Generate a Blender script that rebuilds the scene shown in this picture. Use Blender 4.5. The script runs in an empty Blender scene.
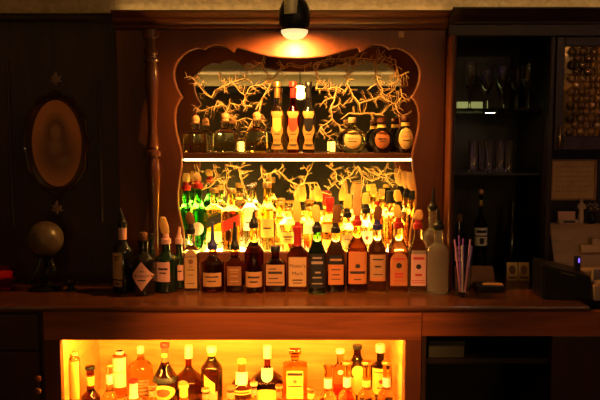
import bpy, bmesh, math, random
from mathutils import Vector, Matrix
random.seed(11)
S = bpy.context.scene
COL = S.collection
PI = math.pi
F = 690.0
EYE = 1.51
TILT = math.radians(4.8)
CT = 0.95                                   # counter height

def W(px, py, D):
    """metres (x, z) of what the photograph shows at px,py standing at distance D"""
    u, v = (px-300)/F, -(py-200)/F
    dy = math.cos(TILT) + v*math.sin(TILT)
    dz = v*math.cos(TILT) - math.sin(TILT)
    k = D/dy
    return u*k, EYE + dz*k
def X(px, D, py=220): return W(px, py, D)[0]
def Z(py, D): return W(300, py, D)[1]

# ------------------------------------------------------------------ materials
M = {}
def mat(name, col, rough=.5, metal=0, trans=0, ior=1.45, emit=None, es=0, coat=0, spec=.5):
    m = bpy.data.materials.new(name); m.use_nodes = True
    b = m.node_tree.nodes['Principled BSDF']
    b.inputs['Base Color'].default_value = (*col, 1)
    b.inputs['Roughness'].default_value = rough
    b.inputs['Metallic'].default_value = metal
    b.inputs['Transmission Weight'].default_value = trans
    b.inputs['IOR'].default_value = ior
    b.inputs['Coat Weight'].default_value = coat
    b.inputs['Specular IOR Level'].default_value = spec
    if emit:
        b.inputs['Emission Color'].default_value = (*emit, 1)
        b.inputs['Emission Strength'].default_value = es
    M[name] = m
    return m
def speckle(m, c1, c2, scale=(8, 8, 8), detail=6, lo=.3, hi=.7, bump=.0, dist=.002, rough=None):
    nt = m.node_tree; n = nt.nodes; l = nt.links; b = n['Principled BSDF']
    tc = n.new('ShaderNodeTexCoord'); mp = n.new('ShaderNodeMapping'); no = n.new('ShaderNodeTexNoise'); cr = n.new('ShaderNodeValToRGB')
    mp.inputs['Scale'].default_value = scale
    no.inputs['Scale'].default_value = 1; no.inputs['Detail'].default_value = detail; no.inputs['Roughness'].default_value = .62
    no.inputs['Distortion'].default_value = .6
    cr.color_ramp.elements[0].position = lo; cr.color_ramp.elements[0].color = (*c1, 1)
    cr.color_ramp.elements[1].position = hi; cr.color_ramp.elements[1].color = (*c2, 1)
    l.new(tc.outputs['Object'], mp.inputs['Vector']); l.new(mp.outputs['Vector'], no.inputs['Vector'])
    l.new(no.outputs['Fac'], cr.inputs['Fac']); l.new(cr.outputs['Color'], b.inputs['Base Color'])
    if bump:
        bp = n.new('ShaderNodeBump'); bp.inputs['Strength'].default_value = bump; bp.inputs['Distance'].default_value = dist
        l.new(no.outputs['Fac'], bp.inputs['Height']); l.new(bp.outputs['Normal'], b.inputs['Normal'])
    return m
def glass(name, col, ior=1.36, rough=0.0): return mat(name, col, rough, 0, 1, ior)

speckle(mat('polished_mahogany', (.1, .03, .01), .2, coat=.6), (.06, .017, .006), (.18, .05, .016), (6, 6, 1.2), 7)
speckle(mat('mahogany', (.1, .03, .01), .45), (.060, .014, .005), (.18, .045, .013), (6, 6, 1.2), 7, bump=.05)
speckle(mat('mahogany_long', (.1, .03, .01), .34), (.075, .019, .007), (.21, .058, .018), (1.6, 14, 26), 8, bump=.05)
speckle(mat('apron_mahogany', (.1, .03, .01), .4), (.13, .030, .010), (.38, .095, .027), (1.6, 14, 26), 8, bump=.05)  # mahogany_long lightened, the apron's lit brightness put into its colour
speckle(mat('dark_oak', (.03, .01, .006), .42), (.020, .008, .004), (.055, .020, .009), (14, 14, 2), 7, bump=.05)
speckle(mat('counter_wood', (.08, .03, .012), .27), (.045, .014, .005), (.14, .042, .013), (1.5, 18, 6), 8, bump=.03)
speckle(mat('black_wood', (.012, .007, .004), .45), (.008, .005, .003), (.018, .009, .005), (12, 12, 2))
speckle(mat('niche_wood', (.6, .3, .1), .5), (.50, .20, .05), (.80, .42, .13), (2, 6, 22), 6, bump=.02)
speckle(mat('plaster', (.4, .3, .2), .9), (.34, .26, .15), (.55, .43, .27), (45, 45, 45), 8, bump=.6, dist=.006)
speckle(mat('ceiling_paint', (.4, .33, .22), .95), (.38, .30, .18), (.50, .40, .25), (9, 9, 9), 5)
speckle(mat('room_paint', (.1, .09, .05), .9), (.17, .14, .06), (.23, .19, .09), (3, 3, 3), 4)
speckle(mat('floor_boards', (.06, .03, .015), .5), (.03, .015, .008), (.09, .045, .02), (2, 14, 4), 6)
mat('mirror_silver', (.80, .80, .74), .015, 1)
speckle(mat('bark', (.6, .4, .2), .7), (.66, .40, .14), (.98, .70, .32), (60, 60, 60), 3)
glass('g_clear', (.97, .97, .93)); glass('g_amber', (.85, .33, .05)); glass('g_gold', (1.0, .70, .16)); glass('g_red', (.75, .06, .02))
glass('g_darkamber', (.24, .048, .008)); glass('g_brown', (.10, .026, .006)); glass('g_green', (.10, .62, .09)); glass('g_darkgreen', (.05, .13, .04))
glass('g_paleamber', (.95, .55, .18)); glass('g_palegreen', (.72, .85, .55)); glass('g_thin', (.98, .98, .96), 1.45)
glass('g_frost', (.92, .90, .82), 1.33, .16); M['g_frost'].node_tree.nodes['Principled BSDF'].inputs['Transmission Weight'].default_value = .93; mat('g_cut', (1, .97, .93), .0, 0, 1, 1.6); glass('g_straw', (1, .85, .45))
mat('black_glass', (.008, .007, .006), .06, coat=.5); mat('black_green', (.006, .018, .008), .06, coat=.5)
mat('black_plastic', (.012, .011, .011), .32); mat('black_metal', (.014, .013, .012), .3, .6)
mat('cream', (.50, .29, .13), .6); mat('pale_pink', (.74, .38, .33), .55); mat('orange_label', (.52, .17, .05), .6); mat('white_paper', (.88, .84, .74), .6)
mat('tan_label', (.42, .21, .09), .6); mat('yellow_label', (.88, .62, .14), .55); mat('red_label', (.70, .06, .03), .5); mat('black_label', (.015, .013, .016), .4)
mat('brown_label', (.22, .09, .035), .5); mat('gold', (.85, .55, .18), .3, .9); mat('gold_paper', (.82, .56, .20), .45); mat('ink', (.03, .02, .02), .6); mat('red_ink', (.55, .04, .03), .6)
mat('arta_paper', (.52, .30, .08), .4); mat('cork', (.62, .38, .19), .75); mat('red_wax', (.42, .02, .015), .35); mat('blue_plastic', (.03, .03, .16), .35); mat('white_cap', (.85, .82, .74), .4)
mat('chrome', (.7, .68, .65), .12, 1); mat('brass', (.75, .5, .18), .25, 1); mat('grey_card', (.04, .038, .026), .8); mat('amber_ball', (.78, .42, .18), .45)
mat('violet_lit_straw', (.42, .14, .85), .35); mat('pink_lit_straw', (.80, .35, .85), .35); mat('white_straw', (.85, .75, .85), .35)  # violet lamp tint put into the straws' own colour
mat('spot_stem', (.55, .47, .30), .45, .3); mat('ivory', (.62, .42, .26), .5); mat('tan_metal', (.46, .29, .17), .45); mat('grey_metal', (.32, .24, .19), .45); mat('key_grey', (.5, .38, .28), .5)
speckle(mat('mottled_ball', (.2, .15, .1), .35), (.045, .028, .018), (.14, .09, .058), (38, 38, 38), 6, bump=.2)
speckle(mat('parchment', (.5, .3, .15), .8), (.62, .34, .14), (.80, .48, .22), (20, 20, 20), 5)
mat('riser_light', (1, .8, .4), .5, emit=(1, .66, .13), es=44)
mat('led', (1, .9, .7), .5, emit=(1, .74, .28), es=11)
mat('niche_led', (1, .8, .5), .5, emit=(1, .52, .055), es=210)
mat('bulb', (1, .9, .6), .5, emit=(1, .50, .12), es=18)
mat('bulb_glint', (1, .9, .6), .5, emit=(1, .60, .25), es=260)
mat('wall_wash_glow', (1, .9, .6), .5, emit=(1, .62, .20), es=40)
mat('plaster_wash', (1, .9, .7), .5, emit=(1, .60, .20), es=5)
mat('glint_lens', (1, .9, .7), .5, emit=(1, .78, .48), es=45)
mat('ceiling_wash_glow', (1, .9, .6), .5, emit=(1, .62, .24), es=22)
mat('spot_lens', (1, .9, .7), .5, emit=(1, .74, .36), es=.9)
mat('violet_neon', (.5, .2, 1), .5, emit=(.55, .20, 1), es=6)
mat('flame', (1, .6, .2), .5, emit=(1, .55, .08), es=4.5)
mat('red_glow', (.6, .03, .01), .3, emit=(1, .05, .01), es=.12)
mat('reflection_glow', (.7, .8, .4), .5, emit=(.75, .80, .28), es=.26)  # glow standing in for a reflection
mat('violet_led', (.3, .2, 1), .5, emit=(.22, .12, 1), es=1.4)
def cover_mat(name, col):
    m = bpy.data.materials.new(name); m.use_nodes = True; nt = m.node_tree; n = nt.nodes; n.clear()
    o = n.new('ShaderNodeOutputMaterial'); mx = n.new('ShaderNodeMixShader'); d = n.new('ShaderNodeBsdfDiffuse'); t = n.new('ShaderNodeBsdfTranslucent')
    for s in (d, t): s.inputs['Color'].default_value = (*col, 1)
    mx.inputs[0].default_value = .55
    nt.links.new(d.outputs[0], mx.inputs[1]); nt.links.new(t.outputs[0], mx.inputs[2]); nt.links.new(mx.outputs[0], o.inputs[0])
    M[name] = m
cover_mat('cover_tan', (.80, .55, .27)); cover_mat('cover_yellow', (.92, .72, .25)); cover_mat('cover_brown', (.30, .15, .06))

# ------------------------------------------------------------------ helpers
def link(name, me, m, parent=None, smooth=False):
    o = bpy.data.objects.new(name, me); COL.objects.link(o)
    for k in (m if isinstance(m, (list, tuple)) else [m]): me.materials.append(M[k])
    if smooth:
        for p in me.polygons: p.use_smooth = True
    if parent: o.parent = parent
    return o
def obj(name, bm, m, parent=None, smooth=False, sharp=None):
    me = bpy.data.meshes.new(name)
    bmesh.ops.recalc_face_normals(bm, faces=bm.faces)
    bm.to_mesh(me); bm.free()
    o = link(name, me, m, parent, smooth)
    if smooth and sharp: me.set_sharp_from_angle(angle=math.radians(sharp))
    return o
def tag(o, label, cat, group=None):
    o['label'] = label; o['category'] = cat
    if group: o['group'] = group
    return o
def thing(name, label, cat, loc=(0, 0, 0), rz=0, group=None):
    o = bpy.data.objects.new(name, None); COL.objects.link(o)
    o.empty_display_size = .05; o.location = loc; o.rotation_euler = (0, 0, rz)
    return tag(o, label, cat, group)
def struct(o):
    o['kind'] = 'structure'; return o
def BM(): return bmesh.new()
def box(bm, x0, x1, y0, y1, z0, z1, bev=0, mi=0):
    r = bmesh.ops.create_cube(bm, size=1)
    vs = r['verts']
    for v in vs:
        v.co = Vector(((x0+x1)/2 + v.co.x*(x1-x0), (y0+y1)/2 + v.co.y*(y1-y0), (z0+z1)/2 + v.co.z*(z1-z0)))
    fs = {f for v in vs for f in v.link_faces}
    for f in fs: f.material_index = mi
    if bev:
        es = list({e for v in vs for e in v.link_edges})
        bmesh.ops.bevel(bm, geom=es, offset=bev, segments=2, affect='EDGES', profile=.5)
    return bm
def sup(rx, ry, n, a):
    c, s = math.cos(a), math.sin(a)
    e = 2.0/n
    return (rx*math.copysign(abs(c)**e, c), ry*math.copysign(abs(s)**e, s))
def rings(bm, rs, seg=28, mi=None, cx=0, cy=0, cap=True):
    """rs: list of (rx, ry, z, n [,dx,dy])"""
    prev = None; first = None
    for i, r in enumerate(rs):
        rx, ry, z, n = r[:4]; dx, dy = (r[4], r[5]) if len(r) > 4 else (0, 0)
        ring = []
        for k in range(seg):
            a = 2*PI*(k+.5)/seg
            x, y = sup(rx, ry, n, a)
            ring.append(bm.verts.new((cx+x+dx, cy+y+dy, z)))
        if prev:
            for k in range(seg):
                f = bm.faces.new((prev[k], prev[(k+1) % seg], ring[(k+1) % seg], ring[k]))
                if mi: f.material_index = mi(z)
        else: first = ring
        prev = ring
    if cap:
        f = bm.faces.new(list(reversed(first)))
        if mi: f.material_index = mi(rs[0][2])
        f = bm.faces.new(prev)
        if mi: f.material_index = mi(rs[-1][2])
    return bm
def lathe(bm, pts, seg=28, cx=0, cy=0):
    return rings(bm, [(r, r, z, 2) for r, z in pts], seg, None, cx, cy)
def tube(bm, pts, rad, seg=6):
    """rad: number or list"""
    n = len(pts); P = [Vector(p) for p in pts]
    R = rad if isinstance(rad, (list, tuple)) else [rad]*n
    prev = None; up = Vector((.31, .8, .52)).normalized()
    for i in range(n):
        t = (P[min(i+1, n-1)]-P[max(i-1, 0)])
        if t.length < 1e-9: t = Vector((0, 0, 1))
        t.normalize()
        a = t.cross(up)
        if a.length < 1e-3: a = t.cross(Vector((1, 0, 0)))
        a.normalize(); b = t.cross(a)
        ring = [bm.verts.new(P[i]+a*R[i]*math.cos(2*PI*k/seg)+b*R[i]*math.sin(2*PI*k/seg)) for k in range(seg)]
        if prev:
            for k in range(seg): bm.faces.new((prev[k], prev[(k+1) % seg], ring[(k+1) % seg], ring[k]))
        else: bm.faces.new(list(reversed(ring)))
        prev = ring
    bm.faces.new(prev)
    return bm
def ball(bm, c, rx, ry=None, rz=None, seg=20):
    r = bmesh.ops.create_uvsphere(bm, u_segments=seg, v_segments=seg//2+2, radius=1)
    for v in r['verts']: v.co = Vector((c[0]+v.co.x*rx, c[1]+v.co.y*(ry or rx), c[2]+v.co.z*(rz or rx)))
    return bm
def text_mesh(txt, size):
    cu = bpy.data.curves.new('t', 'FONT'); cu.body = txt; cu.size = size; cu.align_x = 'CENTER'; cu.align_y = 'CENTER'; cu.resolution_u = 2
    o = bpy.data.objects.new('t', cu); COL.objects.link(o)
    me = bpy.data.meshes.new_from_object(o.evaluated_get(bpy.context.evaluated_depsgraph_get()))
    bpy.data.objects.remove(o); bpy.data.curves.remove(cu)
    return me
def curve_plate(name, loops, y0, y1, m, parent=None, bev=0.0):
    """a plate in the xz plane between depths y0..y1 from closed loops (first outer, others holes)"""
    cu = bpy.data.curves.new('c', 'CURVE'); cu.dimensions = '2D'; cu.fill_mode = 'BOTH'
    cu.extrude = (y1-y0)/2 - bev; cu.bevel_depth = bev; cu.bevel_resolution = 2
    for lp in loops:
        s = cu.splines.new('POLY'); s.points.add(len(lp)-1); s.use_cyclic_u = True
        for p, (x, z) in zip(s.points, lp): p.co = (x, z, 0, 1)
    o = bpy.data.objects.new('c', cu); COL.objects.link(o)
    me = bpy.data.meshes.new_from_object(o.evaluated_get(bpy.context.evaluated_depsgraph_get()))
    bpy.data.objects.remove(o); bpy.data.curves.remove(cu)
    for v in me.vertices: v.co = Vector((v.co.x, (y0+y1)/2 - v.co.z, v.co.y))
    ob = link(name, me, m, parent)
    return ob

# ------------------------------------------------------------------ bottles
def profile(kind, R, H, rn):
    """list of (r, z, body-ness 1..0)"""
    p = []
    def sh(z0, z1, r0, r1, n=9, e=1.0):
        for i in range(1, n+1):
            t = i/n; s = (1-math.cos(PI*t))/2
            p.append((r0+(r1-r0)*s**e, (z0+(z1-z0)*t)*H, 1-t))
    def foot(r, e=.004):
        p.extend([(r-e*1.6, 0, 1), (r-e*.5, e*.3, 1), (r, e*1.3, 1)])
    if kind in ('std', 'squat', 'cyl', 'shoulder', 'coned', 'longneck', 'round', 'high'):
        a, b = {'std': (.58, .76), 'squat': (.62, .80), 'cyl': (.90, .955), 'shoulder': (.66, .76), 'coned': (.59, .86), 'longneck': (.36, .54), 'round': (.62, .88), 'high': (.80, .90)}[kind]
        foot(R); p.append((R, a*H*.5, 1)); p.append((R, a*H, 1)); sh(a, b, R, rn, 10)
    elif kind == 'cognac':
        foot(R*.74)
        for i in range(1, 9):
            t = i/8; p.append((R*(.74+.26*math.sin(t*PI/2)), H*.34*t, 1))
        sh(.34, .74, R, rn, 14, .9)
    elif kind == 'bell':
        foot(R); p.append((R, .40*H, 1)); sh(.40, .77, R, rn, 14, .8)
    elif kind == 'bell2':
        foot(R); p.append((R, .52*H, 1)); sh(.52, .88, R, rn, 14, .85)
    elif kind == 'tall':
        foot(R*.88); p.append((R*.9, .15*H, 1)); p.append((R, .5*H, 1)); p.append((R, .54*H, 1)); sh(.54, .72, R, rn, 10)
    elif kind == 'decanter':
        foot(R); p.append((R, .30*H, 1)); p.append((R*.98, .60*H, 1)); sh(.60, .80, R*.98, rn, 10, .75)
    elif kind == 'oval':
        c = .40*H; a = .44*H
        for i in range(0, 15):
            z = .0+i/14*.80*H; q = max(0.0, 1-((z-c)/a)**2)
            p.append((max(R*math.sqrt(q), rn), z, 1 if i < 12 else .4))
        p[0] = (R*.52, 0, 1)
    zt = p[-1][1]
    p.extend([(rn, zt+(H-zt)*.5, 0), (rn, H*.955, 0), (rn*1.22, H*.96, 0), (rn*1.22, H*.99, 0), (rn*1.05, H, 0)])
    return p
def at_z(pr, z):
    for (r0, z0, k0), (r1, z1, k1) in zip(pr, pr[1:]):
        if z0 <= z <= z1 and z1 > z0:
            t = (z-z0)/(z1-z0); return r0+(r1-r0)*t, k0+(k1-k0)*t
    return pr[-1][0], 0
SHAPES = {
    'rect': lambda v: 1.0,
    'diamond': lambda v: max(.02, 1-abs(2*v-1)),
    'round': lambda v: math.sqrt(max(.0006, 1-(2*v-1)**2)),
    'arch': lambda v: 1.0 if v < .72 else math.sqrt(max(.004, 1-((v-.72)/.28)**2)),
    'waist': lambda v: .8+.2*math.cos(4*PI*v),
    'shield': lambda v: 1.0 if v > .45 else math.sqrt(max(.004, 1-((.45-v)/.45)**2)),
}
def patch(front, z0, z1, w, shape, off, th=.0007, slant=0, dx=0):
    bm = BM(); nr, nc = (18, 12) if shape != 'rect' else (6, 14)
    f = SHAPES[shape]; G = []
    for lay in (off+th, off):
        g = []
        for i in range(nr+1):
            v = i/nr; hw = w*f(v); row = []
            for j in range(nc+1):
                x = dx + hw*(2*j/nc-1); z = z0+(z1-z0)*v + slant*(x-dx)
                row.append(bm.verts.new((x, front(x, z)-lay, z)))
            g.append(row)
        G.append(g)
    A, B = G
    for i in range(nr):
        for j in range(nc):
            bm.faces.new((A[i][j], A[i][j+1], A[i+1][j+1], A[i+1][j])); bm.faces.new((B[i][j], B[i+1][j], B[i+1][j+1], B[i][j+1]))
    for i in range(nr):
        bm.faces.new((A[i][0], A[i+1][0], B[i+1][0], B[i][0])); bm.faces.new((A[i][nc], B[i][nc], B[i+1][nc], A[i+1][nc]))
    for j in range(nc):
        bm.faces.new((A[0][j], B[0][j], B[0][j+1], A[0][j+1])); bm.faces.new((A[nr][j], A[nr][j+1], B[nr][j+1], B[nr][j]))
    return bm
def write(front, txt, size, x, z, m, parent, off, maxw=None):
    me = text_mesh(txt, size)
    if maxw:
        ww = max(v.co.x for v in me.vertices)-min(v.co.x for v in me.vertices)
        k = min(1, maxw/ww)
        for v in me.vertices: v.co.x *= k
    for v in me.vertices:
        xx, zz = x+v.co.x, z+v.co.y; v.co = Vector((xx, front(xx, zz)-off, zz))
    return link('lettering', me, m, parent)

def bottle(px, D, base, ytop, wpx, kind, liquid, label, group=None, glassm='g_clear', fill=.55, n=2, flat=1, rnpx=None,
           labels=(), close=('cap', 'black_plastic'), foil=None, rz=0, name='bottle', cat='bottle', tilt=None, h=None, cy=None):
    x = X(px, D, (ytop+cy)/2 if cy else ytop+30); zt = Z(ytop, D); H = h or zt-base
    R = wpx/F*D/2; rn = (rnpx/F*D/2) if rnpx else min(.0145, R*.45)
    root = thing(name, label, cat, (x, D, base+.0006), rz, group)
    pr = profile(kind, R, H, rn)
    bm = BM()
    def sec(r, k):
        nn = n*k+2*(1-k); ry = r*(flat*k+(1-k)) if r > rn*1.3 else r
        return r, max(ry, min(r, rn)), nn
    rs = []
    for r, z, k in pr:
        a, b, c = sec(r, k); rs.append((a, b, z, c))
    rings(bm, rs, 32, lambda z: 0 if z <= fill*H else 1)
    obj('body', bm, [liquid, glassm], root, True, 50)
    def front(xx, zz):
        r, k = at_z(pr, max(0, min(H, zz))); a, b, c = sec(r, k)
        q = min(.985, abs(xx)/a)
        return -b*(1-q**c)**(1/c)
    for L in labels:
        z0, z1, wf, lm = L['z0']*H, L['z1']*H, L.get('w', .8)*R, L['m']
        nm = L.get('name', 'label'); off = L.get('off', .0004)
        lo = obj(nm, patch(front, z0, z1, wf, L.get('s', 'rect'), off, slant=L.get('sl', 0), dx=L.get('dx', 0)*R), lm, root, True, 40)
        if 'lab' in L: lo['label'] = L['lab']
        for (t, zf, sf, tm) in L.get('t', ()):       # words
            write(front, t, sf*H, L.get('dx', 0)*R, z0+(z1-z0)*zf, tm, lo, off+.0011, wf*1.8*SHAPES[L.get('s', 'rect')](zf))
        bars = L.get('b', ())
        if bars:                                       # lines of print too small to read
            for (zf, hf, bw, bdx) in bars:
                obj('print_line', patch(front, z0+(z1-z0)*(zf-hf/2), z0+(z1-z0)*(zf+hf/2), wf*bw, 'rect', off+.0008, .0003, dx=(L.get('dx', 0)+bdx*L.get('w', .8))*R), L.get('bm', 'ink'), lo)
        for (sh_, zf, hf, bw, em) in L.get('e', ()):   # emblems
            obj('emblem', patch(front, z0+(z1-z0)*(zf-hf/2), z0+(z1-z0)*(zf+hf/2), wf*bw, sh_, off+.0010, .0004, dx=L.get('dx', 0)*R), em, lo)
    rl = rn*1.22
    if foil:
        f0, f1, fm = foil
        bm = BM(); pts = []
        for i in range(9):
            z = (f0+(f1-f0)*i/8)*H; pts.append((at_z(pr, z)[0]+.0007, z))
        lathe(bm, pts, 24)
        obj('neck_foil', bm, fm, root, True, 50)
    ck = close[0]
    if ck == 'cap':
        hh = close[2] if len(close) > 2 else .022
        bm = BM(); rc = rl+.0012
        lathe(bm, [(rc, H-.012), (rc, H+hh-.014), (rc-.0015, H+hh-.012)], 24); obj('cap', bm, close[1], root, True, 40)
    elif ck == 'ball':
        rb = close[2]
        bm = BM(); lathe(bm, [(rn*.95, H-.004), (rn*.95, H+.006)], 20); ball(bm, (0, 0, H+rb*.9), rb); obj('stopper', bm, close[1], root, True)
    elif ck == 'tstop':
        bm = BM(); rc = close[2]; hh = close[3]
        lathe(bm, [(rc*.9, H), (rc, H+.002), (rc, H+hh-.003), (rc*.85, H+hh)], 24); obj('stopper', bm, close[1], root, True, 40)
    elif ck == 'flatstop':
        bm = BM(); rc = close[2]; box(bm, -rn, rn, -rn, rn, H-.002, H+.010); box(bm, -rc, rc, -rc*.7, rc*.7, H+.010, H+.028, .003); obj('stopper', bm, close[1], root)
    elif ck == 'pour':
        _, colm, covm, ytip = close[:4]
        lean = close[4] if len(close) > 4 else .008
        ht = Z(ytip, D)-base-H                      # height above the neck top
        hc = min(.024, ht*.36)
        bm = BM(); lathe(bm, [(rl+.001, H-.014), (rl+.001, H+.004), (rn*.9, H+.008), (rn*.72, H+hc)], 20); obj('pourer', bm, colm, root, True, 40)
        bm = BM()
        rings(bm, [(.0085, .0085, H+hc*.85, 2, 0, 0), (.0150, .012, H+hc*1.15, 2.4, lean*.25, 0), (.0168, .0120, H+hc+(ht-hc)*.45, 2.6, lean*.65, 0),
                   (.0118, .0080, H+ht*.95, 2.6, lean, 0), (.0070, .005, H+ht, 2.4, lean*1.02, 0)], 18)
        obj('spout_cover', bm, covm, root, True, 45)
    elif ck == 'spout':
        _, colm, ytip = close[:3]; lean = close[3] if len(close) > 3 else .006
        ht = Z(ytip, D)-base-H
        bm = BM(); lathe(bm, [(rl+.001, H-.014), (rl+.001, H+.004), (rn*.95, H+.008), (rn*.8, H+.02)], 20)
        tube(bm, [(0, 0, H+.015), (lean*.2, 0, H+ht*.5), (lean, 0, H+ht)], [.009, .007, .0045], 10)
        obj('pourer', bm, colm, root, True, 45)
    return root

# ------------------------------------------------------------------ the room
RX0, RX1, RY0, RY1, RZ = -2.3, 2.1, -4.4, 3.12, 2.5
def slab(name, a, m): bm = BM(); box(bm, *a); return struct(obj(name, bm, m))
slab('floor', (RX0, RX1, RY0, RY1, -.05, -.0006), 'floor_boards')
slab('ceiling', (RX0, RX1, RY0, RY1, RZ, RZ+.05), 'ceiling_paint')
slab('wall_back', (RX0, RX1, RY1, RY1+.05, 0, RZ), 'plaster')
slab('wall_front', (RX0, RX1, RY0-.05, RY0, 0, RZ), 'room_paint')
slab('wall_left', (RX0-.05, RX0, RY0, RY1+.05, 0, RZ), 'room_paint')
slab('wall_right', (RX1, RX1+.05, RY0, RY1+.05, 0, RZ), 'room_paint')
# plaster bulkhead over the back bar
DF = 2.66
zc0, zc1 = Z(29, 2.60), Z(9, 2.58)
slab('wall_bulkhead', (RX0+.001, RX1-.001, 2.66, RY1-.001, zc1+.001, RZ-.001), 'plaster')

# ------------------------------------------------------------------ worktop and base cabinets
YF = 2.32                                    # front edge of the counter
bm = BM(); box(bm, RX0+.01, X(591, YF, 306), YF, 3.10, CT-.020, CT, .007)
t = obj('bar_counter', bm, 'counter_wood'); tag(t, 'long polished dark wooden back-bar worktop under the rows of bottles', 'counter')
ztop = CT-.0205
YA = 2.328
nx0, nx1 = X(60, YA, 345), X(405.5, YA, 345)
nz1 = Z(340, YA); nz0 = .49
mx0 = nx0-.055; mx1 = X(421, YA, 360)
cab = thing('base_cabinet', 'mahogany base cabinet with an orange-lit open niche of bottles', 'cabinet', ((mx0+mx1)/2, YA, 0))
ox, oy = cab.location.x, cab.location.y
def cbox(name, x0, x1, y0, y1, z0, z1, m, par=cab, bev=0):
    L = par.location
    bm = BM(); box(bm, x0-L.x, x1-L.x, y0-L.y, y1-L.y, z0-L.z, z1-L.z, bev); return obj(name, bm, m, par)
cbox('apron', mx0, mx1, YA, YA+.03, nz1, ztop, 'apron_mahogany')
cbox('stile', mx0, nx0, YA, YA+.03, 0, nz1, 'mahogany')
cbox('stile', nx1, mx1, YA, YA+.03, 0, nz1, 'mahogany')
cbox('plinth', nx0, nx1, YA, YA+.03, 0, nz0, 'mahogany_long')
NB = 2.79
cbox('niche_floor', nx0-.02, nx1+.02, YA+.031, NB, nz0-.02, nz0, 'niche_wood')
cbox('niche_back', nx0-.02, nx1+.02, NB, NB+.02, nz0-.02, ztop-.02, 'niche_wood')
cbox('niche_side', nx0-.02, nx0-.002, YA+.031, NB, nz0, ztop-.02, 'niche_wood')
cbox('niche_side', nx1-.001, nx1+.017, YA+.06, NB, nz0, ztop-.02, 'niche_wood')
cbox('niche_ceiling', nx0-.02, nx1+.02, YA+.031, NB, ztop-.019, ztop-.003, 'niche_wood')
cbox('light_strip', nx0+.01, nx1-.04, YA+.034, YA+.054, nz1+.008, nz1+.020, 'niche_led')
# left cabinet with doors and knobs
lx0 = RX0+.02
lc = thing('base_cabinet', 'dark base cabinet with two round knobs left of the lit niche', 'cabinet', ((lx0+mx0)/2, YA, 0))
cbox('carcass', lx0, mx0-.003, YA+.02, 3.09, 0, ztop, 'dark_oak', lc)
zs = Z(351, YA)
cbox('drawer_front', X(-60, YA), mx0-.02, YA, YA+.019, zs+.004, ztop-.01, 'dark_oak', lc, .004)
d1 = cbox('door', X(-60, YA), mx0-.02, YA, YA+.019, .08, zs-.004, 'dark_oak', lc, .004)
for ky in (378, 390.5):
    kx, kz = W(38.5, ky, YA-.01)
    bm = BM(); ball(bm, (kx-lc.location.x, -.016, kz), .0125, .009, .0125); 
    lathe_pts = None
    tube(bm, [(kx-lc.location.x, -.010, kz), (kx-lc.location.x, .002, kz)], .005, 10)
    k = obj('knob', bm, 'mahogany', d1, True); 
# right open cabinet
rx0, rx1 = mx1+.003, RX1-.03
rc = thing('base_cabinet', 'dark base cabinet with an open black bay right of the lit niche', 'cabinet', ((rx0+rx1)/2, YA, 0))
bx0, bx1, bz1 = X(426, YA, 360), X(552, YA, 360), Z(336, YA)
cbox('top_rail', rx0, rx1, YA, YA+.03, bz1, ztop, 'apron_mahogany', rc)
cbox('stile', rx0, bx0, YA, YA+.03, 0, bz1, 'dark_oak', rc)
cbox('door', bx1, rx1, YA, YA+.03, 0.06, bz1, 'dark_oak', rc, .003)
cbox('back_panel', rx0, rx1, 2.95, 2.97, 0, ztop, 'black_wood', rc)
cbox('side_panel', rx0, rx0+.018, YA+.031, 2.949, 0, ztop, 'black_wood', rc)
cbox('side_panel', bx1+.02, bx1+.038, YA+.031, 2.949, 0, ztop, 'black_wood', rc)
cbox('bay_shelf', rx0+.02, bx1+.018, YA+.04, 2.948, .735, .753, 'black_wood', rc)
cx0, cx1 = X(429, 2.374, 350), X(464.5, 2.374, 350)
bm = BM(); w2 = (cx1-cx0)/2
box(bm, -w2, w2, 0, .2, 0, Z(341, 2.374)-.7535, .002); box(bm, -w2-.001, w2+.001, -.001, .201, Z(341, 2.374)-.7685, Z(341, 2.374)-.7525)
t = obj('carton', bm, 'grey_card'); t.location = ((cx0+cx1)/2, 2.374, .7535); tag(t, 'dim grey carton in the dark open bay of the right base cabinet', 'box')

# ------------------------------------------------------------------ mirror surround
c0 = 297.0
half = [(0, 57), (-14, 56.6), (-28, 55), (-42, 51.5), (-53, 48), (-60, 46), (-62.5, 47.5), (-63.5, 50.5), (-67, 48.5), (-72, 45.5), (-78, 43.6), (-85, 43.8), (-90, 45.8), (-93, 48.4),
        (-95, 47.6), (-101, 46.8), (-108, 49.5), (-114, 53.5), (-119, 59), (-122.5, 65), (-124.2, 72), (-123.5, 80), (-121, 88), (-117.5, 94.5), (-116, 97),
        (-118.5, 99.5), (-121.5, 106), (-123, 114), (-123, 122), (-121.5, 132), (-119, 142), (-117, 150), (-116.2, 158), (-116.8, 168), (-118.8, 180), (-120.2, 192), (-120.0, 204),
        (-118, 216), (-115, 230), (-113.5, 244), (-113.5, 253.4)]
DS = 2.662
pts = [(c0+dx, y) for dx, y in half] 
left = [W(px, py, DS) for px, py in pts]
right = [W(2*c0-px, py, DS) for px, py in pts[1:]]
hole = left + list(reversed(right))
sx0, sx1 = X(118, DS, 150), X(444.5, DS, 150)
sur = thing('mirror_surround', 'mahogany surround with scalloped opening, turned column and moulded cornice', 'surround', (0, 0, CT+.0005))
def sh_(l): return [(x, z-CT-.0005) for x, z in l]
zs1 = Z(29, DS)
curve_plate('scalloped_panel', [sh_([(sx0+.005, CT+.0055), (sx1-.005, CT+.0055), (sx1-.005, zs1-.005), (sx0+.005, zs1-.005)]), sh_(hole)], DS, DS+.032, 'mahogany', sur, .004)
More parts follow.
